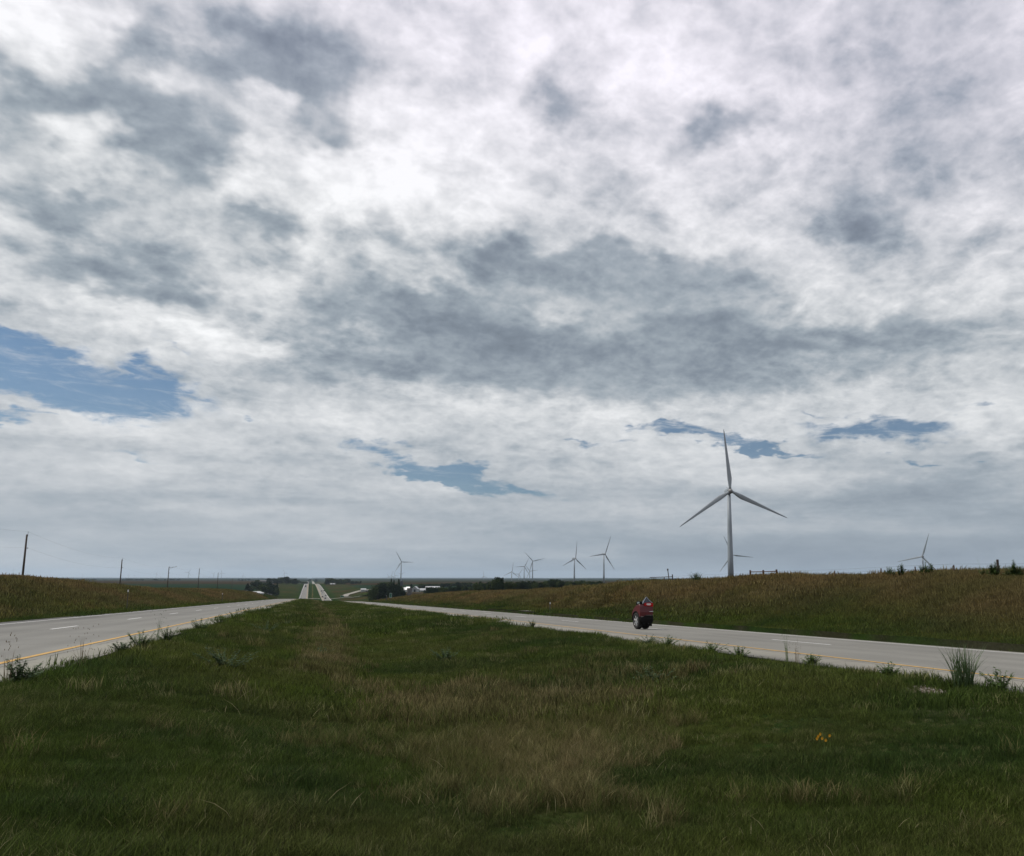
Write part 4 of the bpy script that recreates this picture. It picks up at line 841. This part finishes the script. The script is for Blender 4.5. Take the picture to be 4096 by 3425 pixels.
weed(322,2655,-3.55,.72,.45,'stalk','tall bunch of dry bare stalks against the left road, over the yellow line',3,ew)
weed(495,2603,-3.6,.42,.4,'leafy','low grey weed left of the bushy one on the left road edge',4,ew,weed_d)
weed(560,2588,-3.55,.66,.5,'leafy','bushy green weed at the left road edge, above the first shoulder joint',5,ew)
weed(632,2562,-3.55,.95,.45,'stalk','tall airy stalks right of the bushy green weed by the left road',6,ew,weed_d)
weed(672,2556,-3.4,.7,.5,'leafy','green weed immediately right of the tall airy stalks',7,ew)
weed(800,2508,-3.5,.7,.5,'leafy','green weed farther along the left road edge',8,ew)
weed(880,2490,-3.45,.6,.6,'leafy','wide spreading weed on the left road edge near the middle distance',9,ew)
weed(940,2470,-3.5,.7,.8,'leafy','weed near the far end of the left road edge',10,ew)
weed(900,2712,-1.55,.75,.95,'leafy','round dark green bush alone in the left side of the median',11,'leafy bushes in the median',weed_d)
weed(1062,2625,-1.6,.7,1.3,'leafy','wide low dark bush in the median, upper one of the pair near the ditch line',12,'leafy bushes in the median',weed_d)
weed(1275,2640,.3,.55,.9,'leafy','dark bush beside the tan ditch line',13,'leafy bushes in the median',weed_d)
weed(1130,2618,-1.3,.6,1.0,'leafy','dark bush between the other two by the ditch line',14,'leafy bushes in the median',weed_d)
weed(3855,2785,9.9,.95,.75,'reed','big dark clump of tall reed like grass against the right road',15,er)
weed(4000,2770,10.2,.55,.5,'leafy','small open leafy weed right of the big reed clump',16,er)
weed(3560,2740,9.9,.42,.35,'leafy','small leafy weed left of the big reed clump',17,er)
weed(3150,2655,10.1,.85,.25,'stalk','tall thin yellowish stalks against the right road',18,er,weed_g)
weed(3190,2660,10.2,.55,.15,'stalk','single dry stalk right of the yellowish stalks',19,er)
weed(3245,2672,10.3,.35,.4,'leafy','low weed growing from the right shoulder joint',20,er)
weed(2600,2575,10.3,.45,.7,'leafy','dark spreading weed on the right road edge below the red car',21,er,weed_d)
weed(2670,2588,10.2,.5,.6,'leafy','green weed right of the dark spreading one below the red car',22,er)
weed(2850,2615,10.2,.45,.6,'leafy','feathery weed halfway along the right road edge',23,er)
weed(2960,2640,10.1,.45,.5,'leafy','broad weed left of the yellowish stalks',24,er)
weed(2010,2490,10.2,.6,.5,'stalk','dry upright stalks at the right road edge left of the field entrance',25,er)
weed(2130,2505,10.2,.6,.4,'leafy','pale green upright weed at the right road edge under the field entrance',26,er)
weed(1340,2430,1.0,.8,.3,'stalk','lone thin stalk far along the median',27)
weed(1785,2475,4.0,.7,.8,'leafy','small dark bush in the right side of the median',28,'leafy bushes in the median',weed_d)
weed(2620,2695,6.5,.55,.8,'leafy','dark low bush in the median below the red car',29,'leafy bushes in the median',weed_d)
rg = 'tall weeds on the skyline of the right bank'
WL = ['green weed on the bank top, just left of the tilted fence post', 'bare weed stalk on the skyline right of the fence brace', 'green skyline weed left of the pair of bushy ones, first right of the fence brace', 'bare weed stalk second left of the distant right turbine group',
 'broad green skyline weed, left one of the tight pair', 'broad green skyline weed, right one of the tight pair', 'tall narrow green weed, tallest left of the distant right turbine', 'short green weed just left of the distant right turbine tower',
 'green weed hugging the tower of the distant right turbine', 'tall green weed directly right of the distant right turbine tower', 'dense green weed under the lowered blade of the distant right turbine', 'small green weed second right of the distant right turbine',
 'tall crowned weed stalk on the skyline left of the thick dark fence post', 'small green weed between the crowned stalk and the thick dark post', 'tall green weed, left one beside the thick dark fence post', 'tall green weed touching the thick dark fence post',
 'green skyline weed third from the right photo edge', 'tallest green skyline weed near the right photo edge', 'green skyline weed closest to the right photo edge', 'green weed on the skyline left of the broad pair']
for i, (px, h, kd) in enumerate([(2580,1.0,'l'),(3350,1.1,'s'),(3402,1.4,'l'),(3470,1.2,'s'),(3556,1.7,'l'),(3572,1.5,'l'),(3607,2.1,'l'),(3650,1.2,'l'),(3690,1.7,'l'),(3706,2.1,'l'),(3724,2.0,'l'),(3754,1.0,'l'),(3918,2.0,'s'),(3935,1.4,'l'),(3970,1.9,'l'),(3983,1.9,'l'),(4034,1.4,'l'),(4060,2.1,'l'),(4080,1.8,'l'),(3440,1.3,'l')]):
    q_ = ridge_pt(px, 34.0); weed(0,0,Vector(q_),h*.62,.4 if kd == 'l' else .25,'leafy' if kd == 'l' else 'stalk', WL[i],100+i,rg if kd == 'l' else None, weed_g)
q_ = ridge_pt(2785, 34.0)
sh = empty('shrub', (q_.x, q_.y, q_.z-.1)); tag(sh, 'low dark fan shaped shrub on the bank top, left of the big turbine', 'shrub'); blades(120, 1.5, 1.3, .05, 0, 5, .4, .3).build('foliage', leaf1, sh)
p = place(3295, 2795, 5.6); fl = empty('wildflower', (p.x, p.y, p.z)); tag(fl, 'small yellow wildflower in the grass below the right road', 'flower'); mb = MB(); blades(7, .24, .12, .006, 0, 9).build('stem', weed_g, fl)
g_ = random.Random(3)
for k in range(6):
    c_ = Vector((g_.uniform(-.08,.08), g_.uniform(-.08,.08), g_.uniform(.18,.27)))
    for j in range(6): a = j*1.047; d_ = Vector((math.cos(a)*.020, -.006, math.sin(a)*.020)); s_ = Vector((-math.sin(a)*.009, 0, math.cos(a)*.009)); mb.add([c_, c_+d_*.6+s_, c_+d_, c_+d_*.6-s_], [(0,1,2,3)])
mb.build('petals', flower, fl)
# ------------------------------------------------------------------ grass (uncountable: one object per stand, drawn by geometry nodes)
def grassmat(name):
    m = bpy.data.materials.new(name); m.use_nodes = True; t = m.node_tree; b = t.nodes['Principled BSDF']; b.inputs['Roughness'].default_value = .8; b.inputs['Specular IOR Level'].default_value = .10
    a = t.nodes.new('ShaderNodeAttribute'); a.attribute_type = 'INSTANCER'; a.attribute_name = 'tint'
    g = t.nodes.new('ShaderNodeNewGeometry'); mr = t.nodes.new('ShaderNodeMapRange'); mr.inputs[3].default_value = .4; mr.inputs[4].default_value = 1.9; t.links.new(g.outputs['Random Per Island'], mr.inputs[0])
    vm = t.nodes.new('ShaderNodeVectorMath'); vm.operation = 'SCALE'; t.links.new(a.outputs['Color'], vm.inputs[0]); t.links.new(mr.outputs[0], vm.inputs['Scale']); t.links.new(vm.outputs[0], b.inputs['Base Color'])
    tr = t.nodes.new('ShaderNodeBsdfTranslucent'); t.links.new(vm.outputs[0], tr.inputs[0]); ms = t.nodes.new('ShaderNodeMixShader'); ms.inputs[0].default_value = .3
    o = [q_ for q_ in t.nodes if q_.type == 'OUTPUT_MATERIAL'][0]; t.links.new(b.outputs[0], ms.inputs[1]); t.links.new(tr.outputs[0], ms.inputs[2]); t.links.new(ms.outputs[0], o.inputs[0]); return m
grass_m = grassmat('grass_blades')
protos = bpy.data.collections.new('grass_prototypes')       # never linked to the scene
def proto(n, h, w, patch_, seed, curve=.5, head=False, spread=.6, flop=0.0):
    g = np.random.default_rng(seed); V = []; Fq = []
    for i in range(n):
        a = g.random()*6.283; r0 = patch_*g.random()**.5; hh = h*g.uniform(.45, 1.0); sp = hh*spread*g.random()+hh*flop; b_ = g.random()*6.283
        px, py = r0*math.cos(a), r0*math.sin(a); tx, ty = math.cos(b_), math.sin(b_); c_ = g.random()*6.283; sx, sy = math.cos(c_)*w/2, math.sin(c_)*w/2; base_ = len(V); K = 3
        for k in range(K+1):
            s_ = k/K; q_ = sp*(s_*(1-curve)+curve*s_*s_); z = hh*s_*(1-.25*s_*spread)-.02; ww = (1-s_**1.5)*.95+.05
            if head and k == K-1: ww = 1.5
            V += [(px+tx*q_-sx*ww, py+ty*q_-sy*ww, z), (px+tx*q_+sx*ww, py+ty*q_+sy*ww, z)]
        for k in range(K): Fq.append((base_+2*k, base_+2*k+1, base_+2*k+3, base_+2*k+2))
    me = np_mesh('tuft', np.array(V), np.array(Fq)); me.materials.append(grass_m); o = bpy.data.objects.new('p%03d' % len(protos.objects), me); protos.objects.link(o); return len(protos.objects)-1
# 0-2 short near, 3-5 tall near, 6-7 short mid, 8-9 tall mid, 10 short far, 11-12 tall far
for s_ in range(3): proto(52, .125, .0042, .10, s_, .6, False, .9)
for s_ in range(3): proto(30, .33, .0038, .12, 10+s_, .7, s_ == 1, .7, .12)
for s_ in range(2): proto(95, .14, .009, .30, 20+s_, .6, False, .8)
for s_ in range(2): proto(80, .40, .008, .30, 30+s_, .6, True, .5)
proto(170, .17, .022, .9, 40, .5, False, .7)
for s_ in range(2): proto(190, .52, .015, .9, 50+s_, .5, True, .35)
proto(4, .30, .0027, .25, 77, .6, True, .75)
def stand(name, x, y, idx, scl, tint, label):
    n = len(x); z = T(x, y); me = bpy.data.meshes.new(name); me.vertices.add(n); me.vertices.foreach_set('co', np.stack([x, y, z], -1).astype('f').ravel())
    for nm, tp, v in (('idx', 'INT', idx.astype('i')), ('scl', 'FLOAT', scl.astype('f'))): a = me.attributes.new(nm, tp, 'POINT'); a.data.foreach_set('value', v)
    a = me.attributes.new('rot', 'FLOAT_VECTOR', 'POINT'); a.data.foreach_set('vector', np.stack([rng.normal(0, .09, n), rng.normal(0, .09, n), rng.uniform(0, 6.283, n)], -1).astype('f').ravel())
    a = me.attributes.new('tint', 'FLOAT_COLOR', 'POINT'); a.data.foreach_set('color', np.concatenate([tint, np.ones((n, 1))], 1).astype('f').ravel())
    me.materials.append(grass_m); o = link(name, me); tag(o, label, 'grass', kind='stuff'); md = o.modifiers.new('scatter', 'NODES'); md.node_group = scatter; return o
scatter = bpy.data.node_groups.new('scatter', 'GeometryNodeTree'); scatter.interface.new_socket('Geometry', in_out='INPUT', socket_type='NodeSocketGeometry'); scatter.interface.new_socket('Geometry', in_out='OUTPUT', socket_type='NodeSocketGeometry')
t = scatter; gi = t.nodes.new('NodeGroupInput'); go = t.nodes.new('NodeGroupOutput'); ip_ = t.nodes.new('GeometryNodeInstanceOnPoints'); ci = t.nodes.new('GeometryNodeCollectionInfo')
ci.inputs['Collection'].default_value = protos; ci.inputs['Separate Children'].default_value = True; ci.inputs['Reset Children'].default_value = True; ip_.inputs['Pick Instance'].default_value = True
def na(nm, tp): q_ = t.nodes.new('GeometryNodeInputNamedAttribute'); q_.data_type = tp; q_.inputs['Name'].default_value = nm; return q_.outputs['Attribute']
t.links.new(gi.outputs[0], ip_.inputs['Points']); t.links.new(ci.outputs[0], ip_.inputs['Instance']); t.links.new(na('idx', 'INT'), ip_.inputs['Instance Index']); t.links.new(na('scl', 'FLOAT'), ip_.inputs['Scale']); 
e2r = t.nodes.new('FunctionNodeEulerToRotation'); t.links.new(na('rot', 'FLOAT_VECTOR'), e2r.inputs[0]); t.links.new(e2r.outputs[0], ip_.inputs['Rotation']); t.links.new(ip_.outputs[0], go.inputs[0])
def fan(n, r0, r1, power=1.0):
    """points in the viewing wedge (with a generous margin), denser near by"""
    u = rng.random(n); r_ = r0*(r1/r0)**u if power == 0 else (r0**power+u*(r1**power-r0**power))**(1/power)
    a = np.radians(rng.uniform(-20.8-9, 52+10, n)); return r_*np.sin(a), r_*np.cos(a)
def onroad(x, y):
    e = .10*vn(x, y, .7, 61)+.12*vn(x, y, 3.1, 62); xb = x-bend(y); return ((xb > L_OUT-.10+e) & (xb < L_IN+.12+e)) | ((xb > R_IN-.12+e) & (xb < R_OUT+.0+e*.6)) | ((x >= R_OUT-.1) & (x < R_OUT+6.2) & (y > 71+(x-R_OUT)*2.3) & (y < 91.5-(x-R_OUT)*.3))
def tints(x, y, n, kind):
    r1 = rng.random((n, 1)); jit = rng.uniform(.75, 1.3, (n, 1))
    g_c = mixn(np.array([.053, .074, .012]), np.array([.026, .046, .010]), np.clip(.5+.7*vn(x, y, 3.7, 71)+.4*vn(x, y, .8, 72), 0, 1))
    g_c = mixn(g_c, np.array([.072, .074, .024]), np.clip(.35*vn(x, y, 2.1, 73)+.1+.25*(rng.random(n) < .22), 0, 1))
    t_c = mixn(np.array([.150, .122, .060]), np.array([.088, .080, .032]), np.clip(.5+.6*vn(x, y, 1.5, 74), 0, 1))
    b_c = mixn(np.array([.135, .090, .041]), np.array([.102, .086, .036]), np.clip(.5+.6*vn(x, y, 9, 75)+.3*vn(x, y, 2.4, 76), 0, 1))
    return g_c, t_c, b_c, jit
def median_points(n, r0, r1, power, lod):
    x, y = fan(n, r0, r1, power); k = (x > L_IN-.3) & (x < R_IN+.35) & ~onroad(x, y)
    sp = np.exp(-(((x-9.3)/1.3)**2+((y-9.3)/1.6)**2))*(.6+.9*vn(x, y, .6, 37)); k &= rng.random(n) > sp*1.2
    x, y = x[k], y[k]; n = len(x); g_c, t_c, b_c, jit = tints(x, y, n, 0); tm = tan_mask(x, y); tall = rng.random(n) < np.clip(tm*1.1, 0, .85)
    edge = np.exp(-np.abs(x-R_IN+.45)/.5)+.8*np.exp(-np.abs(x-L_IN-.3)/.3)
    tall |= (rng.random(n) < edge*.32*(1+vn(x, y, 2.5, 77)))
    mixv = np.clip(tm*1.15-.1*rng.random(n), 0, .92); mixv = np.where(edge > .3, mixv*.3, mixv); mixv = np.where(rng.random(n) < .92*mixv**1.15, rng.uniform(.55, 1, n), mixv*.25); tall = np.where(mixv > .6, rng.random(n) < .8, tall & (rng.random(n) < .6)); c = mixn(g_c, t_c, mixv)*jit; str_ = rng.random(n) < .05; c[str_] = c[str_]*.5+np.array([.11, .10, .05]); c *= (1+.25*np.clip(edge, 0, 1))[:, None]
    base_s, base_t = {0: (0, 3), 1: (6, 8), 2: (10, 11)}[lod]; ns, n_t = {0: (3, 3), 1: (2, 2), 2: (1, 2)}[lod]
    idx = np.where(tall, base_t+rng.integers(0, n_t, n), base_s+rng.integers(0, ns, n)); scl = np.where(tall, rng.uniform(.55, 1.05, n)*np.where(edge > .3, .8, 1.0), rng.uniform(.6, 1.45, n)*(1+.35*vn(x, y, 1.7, 78)+.45*vn(x, y, .42, 79)))
    st_ = rng.random(n) < (.006 if lod == 0 else .012 if lod == 1 else 0)*(.25+2.2*np.clip(tm, 0, 1)); idx = np.where(st_, 13, idx); scl = np.where(st_, rng.uniform(.6, 1.3, n), scl); c[st_] = np.array([.21, .185, .105])*rng.uniform(.6, 1.3, (st_.sum(), 1))
    return x, y, idx, scl, c
def bank_points(n, r0, r1, power, lod, side):
    x, y = fan(n, r0, r1, power); k = ((x > R_OUT) & (x < 52) if side > 0 else (x < L_OUT) & (x > -46)) & ~onroad(x, y); x, y = x[k], y[k]; n = len(x)
    g_c, t_c, b_c, jit = tints(x, y, n, 1); bmk = bank_mask(x, y); c = mixn(g_c, b_c, np.clip(bmk*1.1, 0, .95))*jit; dist = np.where(x > 0, x-R_OUT, L_OUT-x)
    tall = rng.random(n) < np.clip(.25+bmk*.8, 0, .95); tall &= dist > .7
    bs, bt, n_t = {1: (6, 8, 2), 2: (10, 11, 2)}[lod]; idx = np.where(tall, bt+rng.integers(0, n_t, n), bs); scl = np.where(tall, rng.uniform(.6, 1.15, n)*(.75+.35*sst(2, 8, dist))*(1+.35*vn(x, y, 3.1, 80)), rng.uniform(.9, 1.7, n)*sst(-.5, 2, dist)+1.0)
    yf = (rng.random(n) < .03); c[yf] = c[yf]*.5+np.array([.10, .08, .015])*.6
    return x, y, idx, scl, c
def join(*a): return [np.concatenate(q_) for q_ in zip(*a)]
A = join(median_points(60000, 2.6, 14, 1.0, 0), median_points(52000, 12, 45, 1.1, 1), median_points(90000, 40, 330, 1.0, 2))
stand('grass', *A, label='short dark green grass with tan dry tufts filling the median between the two roads')
B = join(bank_points(110000, 22, 75, 1.3, 1, 1), bank_points(130000, 50, 420, 1.2, 2, 1))
stand('grass', *B, label='tall reddish brown and green grass covering the bank beyond the right road')
Cc = join(bank_points(110000, 30, 80, 1.3, 1, -1), bank_points(150000, 55, 420, 1.2, 2, -1))
stand('grass', *Cc, label='olive and brown grass covering the bank beyond the left road')
print('grass', len(A[0]), len(B[0]), len(Cc[0]))
# gravel by the shoulder
gr_m = mat('pale_gravel', (.22, .20, .17), .9, var=.3, scale=20); mb = MB(); g_ = random.Random(12)
for _ in range(500):
    x = 9.4+g_.gauss(0, .55); y = 9.3+g_.gauss(0, .9)
    if x > R_IN-.02: continue
    s_ = g_.uniform(.008, .03); z = Tz(x, y)+s_*.2; vs = [(x+s_*g_.uniform(.7,1.2)*a, y+s_*g_.uniform(.7,1.2)*b_, z+s_*.6*c_) for a, b_, c_ in ((1,0,0),(-1,0,0),(0,1,0),(0,-1,0),(0,0,1),(0,0,-1))]
    mb.add(vs, [(0,2,4),(2,1,4),(1,3,4),(3,0,4),(2,0,5),(1,2,5),(3,1,5),(0,3,5)])
tag(mb.build('gravel', gr_m), 'loose pale gravel washed out beside the right shoulder near the reed clump', 'gravel', kind='stuff')
# ------------------------------------------------------------------ air
hz = MB(); hz.box(-34000, 34000, -900, 34000, -40, 330); hm = bpy.data.materials.new('haze_air'); hm.use_nodes = True; t = hm.node_tree; t.nodes.clear(); pv = t.nodes.new('ShaderNodeVolumePrincipled'); pv.inputs['Color'].default_value = (.62, .77, .92, 1); pv.inputs['Density'].default_value = 4.0e-5; pv.inputs['Anisotropy'].default_value = .2
ho = t.nodes.new('ShaderNodeOutputMaterial'); t.links.new(pv.outputs[0], ho.inputs['Volume'])
tag(hz.build('haze', hm), 'pale blue haze over the far plain', 'haze', kind='stuff')
